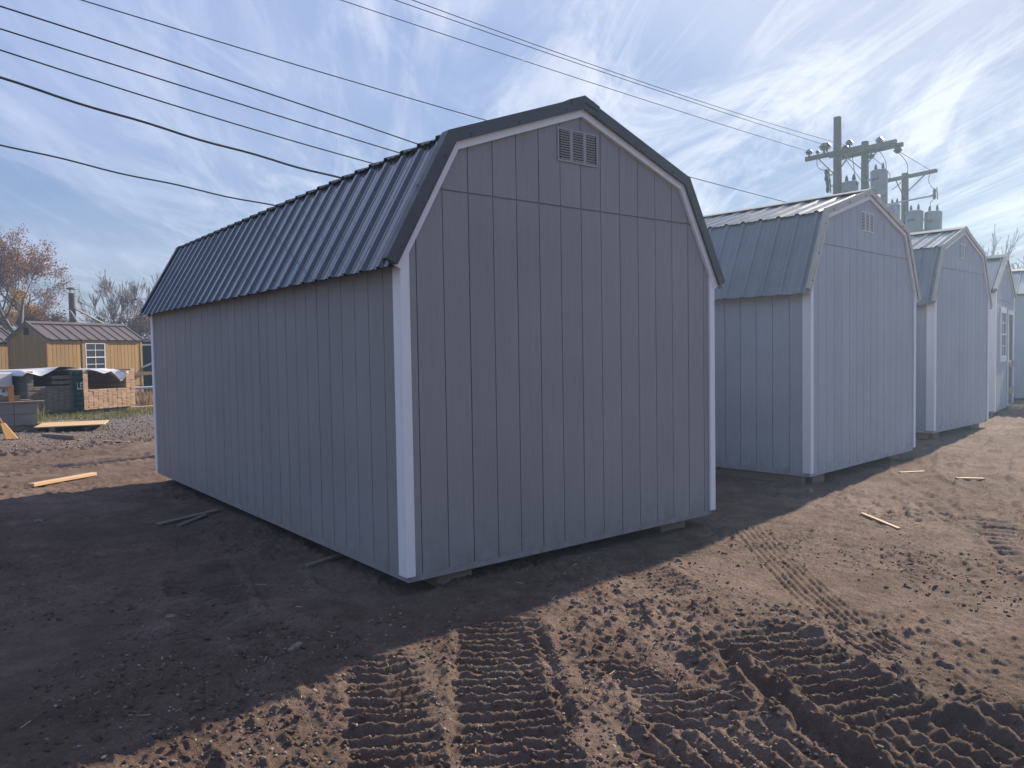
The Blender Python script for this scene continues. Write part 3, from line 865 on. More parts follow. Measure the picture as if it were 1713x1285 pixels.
shed4 = build_shed('cabin_shed', 'pale grey cabin shed with white framed window and open brown door', 'shed',
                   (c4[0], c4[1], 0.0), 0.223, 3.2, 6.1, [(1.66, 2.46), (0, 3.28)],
                   ('siding_glare', 'trim', 'roof_grey', 'rake_tan'), None, gshift=0.0, seam=2.36, trim_w=0.12,
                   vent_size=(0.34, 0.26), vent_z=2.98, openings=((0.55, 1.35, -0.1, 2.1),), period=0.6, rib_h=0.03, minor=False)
def window(root, x0, x1, z0, z1, yf=0.0, trim_mat='trim', rows=4, cols_=2, tw=0.09):
    """a sash window on the front face (y = yf), parts under one window part"""
    T_ = M[trim_mat]
    w = MB().box(x0-tw, x1+tw, yf-0.022, yf-0.001, z1, z1+tw).box(x0-tw, x1+tw, yf-0.022, yf-0.001, z0-tw, z0)
    w.box(x0-tw, x0, yf-0.022, yf-0.001, z0, z1).box(x1, x1+tw, yf-0.022, yf-0.001, z0, z1)
    wo = w.build('window', T_, root)
    f_ = 0.03; s = MB()
    s.box(x0, x1, yf-0.030, yf-0.002, z1-f_, z1-0.001).box(x0, x1, yf-0.030, yf-0.002, z0+0.001, z0+f_)
    s.box(x0+0.001, x0+f_, yf-0.030, yf-0.002, z0+f_, z1-f_).box(x1-f_, x1-0.001, yf-0.030, yf-0.002, z0+f_, z1-f_)
    zm = (z0+z1)/2
    s.box(x0+f_, x1-f_, yf-0.033, yf-0.002, zm-0.018, zm+0.018)
    s.build('sash', M['white_vinyl'], wo)
    mu = MB(); xm = (x0+x1)/2
    mu.box(xm-0.009, xm+0.009, yf-0.024, yf-0.012, z0+f_, zm-0.018).box(xm-0.009, xm+0.009, yf-0.024, yf-0.012, zm+0.018, z1-f_)
    for a, b2 in ((z0, zm), (zm, z1)):
        c = (a+b2)/2
        mu.box(x0+f_, xm-0.009, yf-0.024, yf-0.012, c-0.009, c+0.009).box(xm+0.009, x1-f_, yf-0.024, yf-0.012, c-0.009, c+0.009)
    mu.build('glazing_bar', M['white_vinyl'], wo)
    for a, b2 in ((z0+f_, zm), (zm, z1-f_)):
        for c, d in ((x0+f_, xm), (xm, x1-f_)):
            MB().box(c, d, yf-0.010, yf-0.006, a, b2).build('pane', M['glass'], wo)
    return wo
window(shed4, -0.72, 0.05, 1.12, 2.13, 0.0, 'trim', tw=0.10)
# cabin door: recess, frame, door leaf standing open, cleats
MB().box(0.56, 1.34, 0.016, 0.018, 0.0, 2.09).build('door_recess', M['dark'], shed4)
dtr = MB().box(0.45, 0.55, -0.022, 0.0, 0.0, 2.2).box(1.35, 1.45, -0.022, 0.0, 0.0, 2.2).box(0.55, 1.35, -0.022, 0.0, 2.1, 2.2)
dtr.build('door_frame', M['trim'], shed4)
dl = MB().bar((0.57, 0.006, 1.045), (1.33, 0.006, 1.045), 0.018, 2.07).build('door', M['floor_wood'], shed4)
for zc in (0.32, 0.95):
    MB().bar((0.60, -0.022, zc), (1.30, -0.022, zc), 0.045, 0.14).build('door_cleat', M['pine'], dl)
MB().box(0.5, 1.4, -0.25, -0.03, -0.10, -0.03).build('door_step', M['pine'], shed4)
c5 = (20.25 + 1.6*math.cos(0.25), 2.0 + 1.6*math.sin(0.25))
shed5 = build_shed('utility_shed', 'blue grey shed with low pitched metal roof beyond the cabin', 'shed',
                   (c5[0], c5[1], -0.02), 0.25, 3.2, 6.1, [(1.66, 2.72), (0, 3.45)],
                   ('siding_glare', 'siding_glare', 'roof_grey', 'rake_tan'), None, seam=2.6, period=0.6, rib_h=0.03, minor=False, vent=False)

# brown sheds at the back of the yard: long side towards the camera
def rot2(x, y, a): return (x*math.cos(a)-y*math.sin(a), x*math.sin(a)+y*math.cos(a))
AX = R(61)                                   # azimuth of the long axis (from +Y towards +X)
yawb = -AX                                   # local +Y -> azimuth AX
def brown_shed(name, label, corner, W, Ln, ze, zp, win=None, base_z=0.0):
    # 'corner' is the front-right bottom corner (local x=+W/2, y=0)
    ox, oy = rot2(W/2, 0, yawb)
    loc = (corner[0]-ox, corner[1]-oy, base_z)
    s = build_shed(name, label, 'shed', loc, yawb, W, Ln, [(W/2+0.02, ze), (0, zp)], ('brown', 'brown_trim', 'roof_brown', 'roof_brown'),
                   'brown stained sheds', seam=ze-0.02, sides=('right',), period=0.40, rib_h=0.030, minor=False, panel=1.2,
                   vent=True, vent_size=(0.26, 0.26), vent_z=(ze+zp)/2+0.08, groove=0.16, side_gap=0.014)
    return s
bs = brown_shed('gable_shed', 'stained brown gable shed with bronze metal roof and white sash window', (0.0, 27.59), 2.1, 4.05, 2.02, 2.62, base_z=0.06)
# window on its right-hand long wall: build in a frame turned so that its front is local +X
wroot = window(bs, 0, 0.84, 0, 1.06, 0.0, 'brown_trim', tw=0.13)
wroot.rotation_euler = (0, 0, R(90)); wroot.location = (2.1/2-0.018, 1.50, 0.90)
bs2 = brown_shed('gable_shed', 'stained brown shed with dark roof standing behind the lumber wrap', (-0.55, 30.6), 2.1, 4.2, 2.02, 2.62, base_z=0.06)
bs2.location.x -= 3.6; bs2.location.y -= 0.6

# supports under the sheds
def block(name, label, cat, loc, size, yaw, mat, group):
    o = MB().box(-size[0]/2, size[0]/2, -size[1]/2, size[1]/2, 0, size[2]).build(name, mat, None, bevel=0.008)
    o.location = loc; o.rotation_euler = (0, 0, yaw)
    return tag(o, label, cat, group)
def support_blocks(center, yaw, W, Ln, zbot, label, xs=None, mat='block_wood'):
    for lx in (xs or (-W/2+0.42, W/2-0.42)):
        for ly in (0.30, Ln/2, Ln-0.30):
            dx, dy = rot2(lx, ly, yaw)
            x, y = center[0]+dx, center[1]+dy
            g0 = min(gz(x-0.1, y-0.1), gz(x+0.1, y-0.1), gz(x, y)) - 0.03
            where = {0.30: 'front', Ln/2: 'middle', Ln-0.30: 'rear'}[ly] + (' on the shaded side' if lx < 0 else ' on the sunny side')
            block('support_block', label + ', ' + where, 'block', (x, y, g0), (0.30, 0.42, zbot - g0), yaw + random.uniform(-0.12, 0.12), M[mat], 'blocks under the sheds')
support_blocks((0, 0), 0, 3.1, 6.13, -0.045, 'wooden support block under the charcoal roofed barn')
support_blocks(c2, 0.085, 3.1, 6.1, -0.036, 'wooden support block under the ash roofed barn')
support_blocks(c3, 0.067, 2.72, 6.1, -0.028, 'wooden support block under the narrow tall barn')
support_blocks(c4, 0.223, 3.2, 6.1, -0.045, 'wooden support block under the cabin')
support_blocks(c5, 0.25, 3.2, 6.1, -0.065, 'wooden support block under the low pitched shed')
for b_, nm in ((bs, 'windowed brown shed'), (bs2, 'rear brown shed')):
    support_blocks((b_.location.x, b_.location.y), yawb, 2.1, 4.1, 0.015, 'wooden support block under the ' + nm)
# ------------------------------------------------------------------ loose boards and stones near the camera
def plank(name, label, p0, p1, w, h, mat, lift=0.0, group=None, cat='board'):
    z0 = gz(*p0); z1 = gz(*p1); zm = max(z0, z1, gz((p0[0]+p1[0])/2, (p0[1]+p1[1])/2)-0.0)
    a = Vector((p0[0], p0[1], 0)); b2 = Vector((p1[0], p1[1], 0)); ln = (b2-a).length
    mb = MB().box(0, ln, -w/2, w/2, 0, h)
    o = mb.build(name, M[mat], None, bevel=min(0.004, h*0.2))
    o.location = (p0[0], p0[1], z0 + 0.001 + lift)
    o.rotation_euler = (0, -math.atan2(z1-z0, ln), math.atan2(p1[1]-p0[1], p1[0]-p0[0]))
    return tag(o, label, cat, group)
plank('timber_stud', 'sunlit pine stud lying on the dirt left of the charcoal roofed barn', (-2.85, 6.5), (-2.07, 7.14), 0.09, 0.04, 'pine')
plank('lath_strip', 'thin pale lath lying on the open sunlit dirt', (2.82, -0.67), (2.53, -1.14), 0.035, 0.014, 'pine')
plank('scrap_board', 'long grey scrap board lying in the barn shadow', (-2.20, 3.32), (-1.60, 3.56), 0.07, 0.022, 'grey_wood')
plank('scrap_board', 'short grey scrap board crossing under the long one in the barn shadow', (-2.09, 3.05), (-1.75, 3.40), 0.05, 0.02, 'grey_wood')
plank('scrap_stick', 'weathered stick half under the barn wall', (-1.73, 1.10), (-1.40, 1.19), 0.04, 0.025, 'grey_wood')
plank('wood_chunk', 'small broken wood chunk at the edge of the barn shadow', (-2.45, -0.37), (-2.37, -0.31), 0.035, 0.022, 'block_wood')
plank('scrap_lath', 'pale scrap lath on dirt beside the ash roofed barn', (5.45, 0.22), (5.85, 0.10), 0.05, 0.015, 'pine')
plank('scrap_lath', 'pale scrap lath on dirt far out in the sunlit yard', (5.40, -0.44), (5.70, -0.62), 0.05, 0.015, 'pine')
plank('scrap_lath', 'pale scrap lath on gravel before the plywood', (-1.25, 10.95), (-0.9, 10.75), 0.05, 0.02, 'pine')
plank('scrap_stick', 'thin stick under the front edge of the charcoal roofed barn', (-0.62, 0.25), (-0.35, 0.35), 0.03, 0.02, 'grey_wood')
def rock(label, x, y, s, seed):
    rg = random.Random(seed); bm = bmesh.new(); bmesh.ops.create_icosphere(bm, subdivisions=2, radius=1.0)
    for v in bm.verts:
        k = 1 + 0.25*math.sin(v.co.x*3+seed)*math.cos(v.co.y*4+seed) + rg.uniform(-0.1, 0.1)
        v.co = Vector((v.co.x*s*1.25*k, v.co.y*s*k, v.co.z*s*0.7*k))
    me = bpy.data.meshes.new('stone'); bm.to_mesh(me); bm.free(); me.materials.append(M['pebble'])
    o = bpy.data.objects.new('stone', me); col.objects.link(o); o.location = (x, y, gz(x, y)+s*0.25)
    return tag(o, label, 'stone')
rock('fist sized stone lying in the barn shadow left of the scrap boards', -3.02, 4.32, 0.045, 2)
rock('pale stone on dirt in front of the ash roofed barn', 3.50, 0.26, 0.05, 5)
rock('pale broken stone in the dark ground by the shadow edge', -2.78, 0.62, 0.028, 9)

# ------------------------------------------------------------------ lumber yard on the left
def lumber_bundle(name, label, origin, yaw, ncol, nrow, bw, bh, length, keep, mat, jit=0.012, loc_z=0.08):
    root = empty(name, (origin[0], origin[1], loc_z), yaw); tag(root, label, 'lumber stack')
    me = None
    for cidx in range(ncol):
        for r_ in range(nrow):
            if not keep(cidx, r_, ncol, nrow): continue
            x = cidx*bw; z = 0.10 + r_*bh
            if me is None:
                o = MB().box(0.002, bw-0.003, 0, length, 0.0015, bh-0.002).build('lumber_board', M[mat], root, bevel=0.002); me = o
            else:
                o = copy_obj(me, root)
            o.location = (x + random.uniform(-0.002, 0.002), random.uniform(-jit, jit), z)
    for yb in (0.15, length*0.5, length-0.3):
        MB().box(0.0, ncol*bw, yb, yb+0.09, 0.0, 0.10).build('bearer', M['grey_wood'], root)
    return root
ya = math.atan2(17.6-16.79, 0.70+0.63)
def keep2(c, r_, nc, nr): return c == 0 or c >= nc-1 or r_ < nr*0.50 - (1 if c in (1,) else 0) + (1 if c == 1 else 0) or (c == nc-2 and r_ < nr*0.92)
b2 = lumber_bundle('lumber_bundle', 'stack of pale sawn boards with a hollow top and green wrapped side', (-0.63, 16.79), ya, 11, 24, 0.140, 0.0403, 3.0, keep2, 'pine_end', 0.007)
yb1 = math.atan2(16.96-16.57, -0.77+1.77)
def keep1(c, r_, nc, nr): return r_ < nr*0.62 or c >= nc-1 or c == 0 or (c >= 4 and r_ < nr*0.86 and r_ % 3)
b1 = lumber_bundle('lumber_bundle', 'stack of weathered grey boards under a sagging white wrap', (-1.80, 16.57), yb1, 8, 24, 0.140, 0.0403, 3.0, keep1, 'grey_wood', 0.008)
# solid cores so that the hollow tops stay dark behind
# green wrap on the left side of the pale stack, with its printed letters
gw = empty('green_wrap', (-0.63, 16.79, 0.08), ya + R(0)); tag(gw, 'dark green printed wrap sheet hanging beside the pale board stack', 'wrap')
gm = MB()
nn = 8
for i in range(nn):
    for j in range(nn):
        def P_(a, c):
            return (-0.012 - 0.11*(1-a) + 0.010*math.sin(7*a+5*c), -0.02 + 0.20*(1-a), 0.06 + c*0.985)
        gm.poly([P_(i/nn, j/nn), P_((i+1)/nn, j/nn), P_((i+1)/nn, (j+1)/nn), P_(i/nn, (j+1)/nn)])
gsheet = gm.build('wrap_sheet', M['green_wrap'], gw, smooth=True)
sm = gsheet.modifiers.new('thick', 'SOLIDIFY'); sm.thickness = 0.004
lu = empty('tmp', (0, 0, 0)); bpy.data.objects.remove(lu)
# letters L E as flat strokes just in front of the sheet
def glyph(strokes, a0, name):
    mb = MB()
    for (u0, u1, w0, w1) in strokes:
        pts = []
        for uu, ww in ((u0, w0), (u1, w0), (u1, w1), (u0, w1)):
            a = a0 + uu; x = -0.012 - 0.11*(1-a); y = -0.02 + 0.20*(1-a)
            pts.append((x - 0.018, y - 0.012, 0.60 + ww))
        mb.poly(pts)
    o = mb.build(name, M['white_print'], gsheet); s = o.modifiers.new('thick', 'SOLIDIFY'); s.thickness = 0.002
glyph([(0, 0.05, 0, 0.17), (0.05, 0.22, 0, 0.035)], 0.42, 'letter_l')
glyph([(0, 0.05, 0, 0.17), (0.05, 0.20, 0, 0.035), (0.05, 0.18, 0.068, 0.10), (0.05, 0.20, 0.135, 0.17)], 0.72, 'letter_e')

def sheet(name, label, fn, nu, nv, mat, cat, thick=0.004):
    mb = MB()
    for i in range(nu+1):
        for j in range(nv+1): mb.v.append(fn(i/nu, j/nv))
    for i in range(nu):
        for j in range(nv):
            a = i*(nv+1)+j; mb.f.append([a, a+nv+1, a+nv+2, a+1])
    o = mb.build(name, M[mat], None, smooth=True)
    s = o.modifiers.new('thick', 'SOLIDIFY'); s.thickness = thick
    return tag(o, label, cat)
def on_bundle(org, yaw, x, y, z):
    dx, dy = rot2(x, y, yaw); return (org[0]+dx, org[1]+dy, 0.08+z)
# white wrap over the grey stack, lifting at its front edge
TOP = 0.10 + 21*0.046
def wrap1(u, v):
    x = -0.15 + u*1.36; y = -0.10 + v*2.9
    z = TOP + 0.015 + 0.10*max(0, 1-abs(u-0.62)/0.45)*math.exp(-v*2.5) + 0.02*math.sin(9*u+3*v)*(1-v)
    if v < 0.12: z -= (0.12-v)/0.12*0.17*max(0, 1-abs(u-0.30)/0.30) 
    if u < 0.08: z -= 0.12*(0.08-u)/0.08
    return on_bundle((-1.80, 16.57), yb1, x, y, z)
sheet('lumber_wrap', 'crumpled white wrap lifting over the weathered grey board stack', wrap1, 28, 24, 'tarp', 'wrap')
def wrap2(u, v):
    x = 0.14 + u*1.16; y = -0.03 + v*2.6
    z = TOP + 0.012 + 0.012*math.sin(11*u)
    if v < 0.2:
        k = (0.2-v)/0.2
        z -= k*0.34*max(0, 1-abs(u-0.80)/0.26) + k*0.10*max(0, 1-abs(u-0.35)/0.35)
        y -= 0.03*k
    return on_bundle((-0.63, 16.79), ya, x, y, z)
sheet('lumber_wrap', 'grey white wrap flap drooping into the hollow of the pale board stack', wrap2, 28, 30, 'tarp', 'wrap')
# third stack at the left, fully wrapped
b3 = empty('wrapped_bundle', (-3.55, 16.30, 0.08), yb1); tag(b3, 'lumber stack fully covered in printed white wrap', 'lumber stack')
MB().box(0, 1.55, 0, 2.8, 0.1, 0.98).build('board_pack', M['grey_wood'], b3)
mb = MB().box(-0.02, 1.60, -0.03, 2.85, 0.42, 1.05)
wp = mb.build('wrap_cover', M['tarp'], b3, bevel=0.02)
for k in range(7):
    MB().box(0.78+k*0.115, 0.84+k*0.115+random.uniform(0, 0.03), -0.036, -0.031, 0.60, 0.60+random.uniform(0.05, 0.10)).build('print_mark', M['grey_print'], wp)
for yb_ in (0.2, 2.4): MB().box(0, 1.55, yb_, yb_+0.1, 0, 0.1).build('bearer', M['grey_wood'], b3)
# post of sawn ends at the corner of the wrapped stack
# long beam lying behind the stacks
bm_ = MB().bar((-0.9, 19.9, 0.985), (2.3, 20.6, 0.955), 0.20, 0.09).build('long_beam', M['pine']); tag(bm_, 'long pale beam lying level behind the pale board stack', 'beam')
sp_ = empty('beam_rack', (0.6, 20.3, 0.05), 0); tag(sp_, 'timber trestle carrying the long pale beam', 'trestle')
for x, y in ((-0.6, 19.97), (1.9, 20.52)):
    MB().box(x-0.6-0.05, x-0.6+0.05, y-20.3-0.25, y-20.3-0.15, 0, 0.88).build('leg', M['grey_wood'], sp_)
    MB().box(x-0.6-0.05, x-0.6+0.05, y-20.3+0.15, y-20.3+0.25, 0, 0.88).build('leg', M['grey_wood'], sp_)
    MB().box(x-0.6-0.06, x-0.6+0.06, y-20.3-0.3, y-20.3+0.3, 0.80, 0.88).build('crossbar', M['grey_wood'], sp_)

# concrete blocks on a pallet
pal = empty('pallet', (-3.55, 13.25, 0.0), 0.08); tag(pal, 'wooden pallet under the concrete blocks', 'pallet')
pz = max(gz(-2.1, 13.4), gz(-3, 13.3), gz(-2.5, 14)); pal.location.z = pz
for y in (0.02, 0.45, 0.86): MB().box(0, 1.55, y, y+0.09, 0, 0.09).build('stringer', M['grey_wood'], pal)
for k in range(7): MB().box(0.01+k*0.225, 0.15+k*0.225, 0, 0.97, 0.09, 0.108).build('deck_board', M['grey_wood'], pal)
cb = MB()
bw_, bh_, bd_ = 0.39, 0.21, 0.19
cb.box(0, bw_, 0, 0.03, 0, bh_).box(0, bw_, bd_-0.03, bd_, 0, bh_)
for x in (0, bw_/2-0.015, bw_-0.03): cb.box(x, x+0.03, 0.031, bd_-0.031, 0, bh_)
cb0 = None; kblk = 0
for lay in range(2):
    for ix in range(4):
        for iy in range(4):
            x = 0.0 + ix*0.398; y = 0.02 + iy*0.235; z = pz + 0.11 + lay*0.216
            dx, dy = rot2(x, y, 0.08)
            if cb0 is None: o = cb.build('concrete_block', M['concrete'], None, bevel=0.003); cb0 = o
            else: o = cb0.copy(); col.objects.link(o)
            o.location = (-3.55+dx, 13.25+dy, z); o.rotation_euler = (0, 0, 0.08+random.uniform(-0.02, 0.02))
            tag(o, ('hollow grey concrete block in the lower course on the pallet', 'hollow grey concrete block in the upper course under the planks')[lay], 'block', 'concrete blocks on the pallet')
# timber on top of the blocks
zt_ = pz + 0.11 + 2*0.214
for k, (x0, x1, y, h_, w_, lab) in enumerate(((-3.4, -1.85, 13.45, 0.03, 0.22, 'flat plank on the concrete blocks'), (-3.5, -2.05, 13.75, 0.05, 0.2, 'thicker plank behind on the concrete blocks'))):
    o = MB().box(x0, x1, y-w_/2, y+w_/2, 0, h_).build('top_plank', M['grey_wood'], None, bevel=0.004); o.location = (0, 0, zt_+0.002+k*0.0); o.rotation_euler = (0, 0, 0)
    tag(o, lab, 'plank')
fr = empty('wooden_frame', (-2.85, 13.42, zt_+0.034), 0.1); tag(fr, 'small orange wood frame standing on the planks', 'frame')
for x in (0.0, 0.42):
    MB().box(x, x+0.09, 0, 0.05, 0.0, 0.32).build('post', M['handle'], fr)
MB().box(-0.04, 0.62, 0.052, 0.10, 0.0, 0.11).build('rail', M['block_wood'], fr)
MB().bar((0.02, 0.076, 0.30), (0.50, 0.076, 0.25), 0.04, 0.05).build('rail', M['block_wood'], fr)
for k, (x, y, s) in enumerate(((-2.68, 13.60, 0.16), (-3.25, 13.62, 0.2))):
    o = MB().box(-s, s, -0.09, 0.09, 0, 0.12).build('timber_offcut', M['grey_wood'], None, bevel=0.004); o.location = (x, y, zt_+0.054 if k == 0 else zt_+0.054)
    tag(o, ('short', 'long')[k] + ' timber offcut resting on the thicker plank', 'offcut')
# broom leaning on the block stack
br = empty('broom', (-2.50, 11.95, gz(-2.5, 11.95)), 0); tag(br, 'straw broom with orange handle leaning against the concrete blocks', 'broom')
MB().tube([(-0.13, 0.52, 0.28), (-0.33, 1.22, 0.80)], 0.014, 8).build('handle', M['handle'], br)
bb = MB()
for k in range(9):
    f_ = k/8-0.5
    bb.bar((f_*0.16-0.02, 0.20, 0.0), (-0.13+f_*0.05, 0.50, 0.27), 0.022, 0.04)
bb.build('bristles', M['bristle'], br)
# plywood and boards on the ground in front
def flat_board(name, label, p, size, yaw, z, mat, cat, tilt=0.0):
    o = MB().box(-size[0]/2, size[0]/2, -size[1]/2, size[1]/2, 0, size[2]).build(name, M[mat], None, bevel=0.002)
    o.location = (p[0], p[1], z); o.rotation_euler = (tilt, 0, yaw); return tag(o, label, cat)
gp = max(gz(-1.3, 13.3), gz(-1.7, 13.6), gz(-0.9, 13.1), gz(-1.3, 12.8))
flat_board('bearer_timber', 'dark timber under the plywood beside the concrete blocks', (-1.66, 13.35), (0.10, 1.0, 0.09), -0.3, gp-0.02, 'grey_wood', 'timber')
flat_board('bearer_timber', 'dark timber under the sunlit tip of the plywood', (-1.10, 13.30), (0.09, 0.9, 0.07), -0.3, gp-0.02, 'grey_wood', 'timber')
flat_board('plywood_sheet', 'sunlit plywood sheet lying on timbers by the concrete blocks', (-1.38, 13.35), (1.20, 1.1, 0.018), -0.25, gp+0.075, 'ply', 'plywood')
flat_board('long_stud', 'weathered stud lying in front of the plywood sheet', (-1.80, 11.95), (0.95, 0.10, 0.06), -1.15, gz(-1.8, 11.95)+0.0, 'block_wood', 'board')
flat_board('panel_offcut', 'grey panel offcut leaning out from the concrete block pallet', (-1.55, 14.35), (0.75, 0.5, 0.02), 0.2, gz(-1.55, 14.35)+0.03, 'grey_wood', 'panel')
# brown boards on the ground to the right of the pale stack
flat_board('ground_board', 'sawn board on the grass right of the pale board stack', (1.15, 18.4), (1.3, 0.2, 0.05), 0.2, gz(1.15, 18.4)+0.01, 'pine', 'board')

# shed with its shade put into near-black walls, and pale blue sheet glimpsed behind the barn's far corner
dk = empty('shade_painted_lean_to', (3.55, 30.6, 0.0), -0.2); tag(dk, 'lean-to with shade painted near-black glimpsed beside the windowed brown shed', 'lean-to')
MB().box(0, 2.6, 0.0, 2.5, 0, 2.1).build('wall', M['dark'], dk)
for a, b2_ in (((0.0, -0.03, 0.95), (0.9, -0.03, 1.35)), ((0.0, -0.03, 1.98), (2.6, -0.03, 1.98))):
    MB().bar(a, b2_, 0.05, 0.07).build('brace', M['trim'], dk)
MB().box(-0.1, 2.7, -0.2, 2.6, 2.1, 2.2).build('roof', M['roof_grey'], dk)
flat_board('metal_sheet', 'pale blue grey metal sheet lying behind the dry weeds', (2.35, 23.6), (1.9, 0.8, 0.06), 0.15, 0.40, 'grey_dull', 'sheet')
for k, x in enumerate((1.75, 2.95)):
    flat_board('sheet_prop', ('left', 'right')[k] + ' dark prop under the pale metal sheet', (x, 23.6), (0.1, 0.6, 0.36), 0.15, 0.045, 'dark', 'prop')

# grass and weeds
def blades(name, label, n, region, hmin, hmax, width, mat, cat, lean=0.5, seed=0):
    rg = np.random.default_rng(seed); V = []; F = []
    x, y = region(rg, n); z = full_height(x, y)
    for i in range(len(x)):
        h_ = hmin + (hmax-hmin)*rg.random()**1.5; a = rg.random()*6.283; w_ = width*(0.6+0.8*rg.random())
        dx, dy = math.cos(a)*w_, math.sin(a)*w_; lx, ly = (rg.random()-0.5)*2*lean*h_, (rg.random()-0.5)*2*lean*h_
        b = len(V)
        V += [(x[i]-dx, y[i]-dy, z[i]-0.01), (x[i]+dx, y[i]+dy, z[i]-0.01), (x[i]+lx*0.4+dx*0.7, y[i]+ly*0.4+dy*0.7, z[i]+h_*0.6), (x[i]+lx*0.4-dx*0.7, y[i]+ly*0.4-dy*0.7, z[i]+h_*0.6), (x[i]+lx, y[i]+ly, z[i]+h_)]
        F += [[b, b+1, b+2, b+3], [b+3, b+2, b+4]]
    me = bpy.data.meshes.new(name); me.from_pydata(V, [], F); me.materials.append(M[mat])
    o = bpy.data.objects.new(name, me); col.objects.link(o)
    return tag(o, label, cat, kind='stuff')
def reg_grass(rg, n):
    x = -2.2 + rg.random(n)*4.6; y = 14.2 + rg.random(n)*2.6 + (x+1)*0.55
    keep = (perlin(x*1.3, y*1.3) + 0.7*rg.random(n) > 0.18) & (perlin(x*4, y*4) > -0.3)
    return x[keep], y[keep]
blades('yard_grass', 'short green grass in front of the lumber stacks', 5200, reg_grass, 0.03, 0.14, 0.006, 'grass', 'grass', seed=21)
def reg_weed(rg, n):
    return 1.5 + rg.random(n)*2.6, 19.5 + rg.random(n)*3.4
blades('dry_weeds', 'dry pinkish weeds beside the barn far corner', 1500, reg_weed, 0.15, 0.55, 0.009, 'weed', 'weeds', 0.35, seed=22)
def reg_weed2(rg, n):
    return -1.95 + rg.normal(0, 0.16, n), 15.75 + rg.normal(0, 0.2, n)
blades('weed_clump', 'pale green weed clump by the grey board stack', 500, reg_weed2, 0.1, 0.45, 0.008, 'grass', 'weeds', 0.5, seed=23)
def reg_weed3(rg, n):
    return -4.5 + rg.random(n)*5.5, 21.5 + rg.random(n)*4.5
blades('tall_weeds', 'tall dry weeds growing before the brown sheds', 1200, reg_weed3, 0.4, 1.25, 0.012, 'weed', 'weeds', 0.3, seed=24)
def reg_far(rg, n):
    a = R(2) + rg.random(n)*R(16); r = 34 + rg.random(n)*26
    return CAM[0]+r*np.sin(a), CAM[1]+r*np.cos(a)
blades('field_grass', 'pale rough field grass behind the brown sheds', 3000, reg_far, 0.2, 0.7, 0.03, 'weed', 'grass', 0.4, seed=25)

# ------------------------------------------------------------------ flue stack behind the brown shed
fl = empty('flue_stack', (2.0, 35.39, -0.05), 0); tag(fl, 'rusty steel flue pipe with flat cap and two braces behind the brown shed', 'chimney')
MB().tube([(0, 0, 0), (0, 0, 4.45)], 0.14, 16).build('pipe', M['rust'], fl, smooth=False)
for z in (1.4, 2.6, 3.7): MB().tube([(0, 0, z), (0, 0, z+0.06)], 0.152, 16).build('band', M['rust'], fl)
MB().tube([(0, 0, 4.62), (0, 0, 4.68), (0, 0, 4.72)], [0.22, 0.20, 0.05], 16).build('cap', M['rust'], fl)
for a in range(3):
    t_ = a*2.09; MB().tube([(0.12*math.cos(t_), 0.12*math.sin(t_), 4.4), (0.13*math.cos(t_), 0.13*math.sin(t_), 4.64)], 0.012, 5).build('cap_strut', M['rust'], fl)
MB().tube([(0.10, -0.1, 3.75), (2.9, 0.4, 2.2), (4.6, 0.7, 0.9)], 0.045, 8).build('brace', M['galv'], fl)
MB().tube([(-0.12, -0.12, 3.70), (0.45, -0.9, 2.4), (0.95, -1.6, 0.4)], 0.035, 8).build('brace', M['galv'], fl)

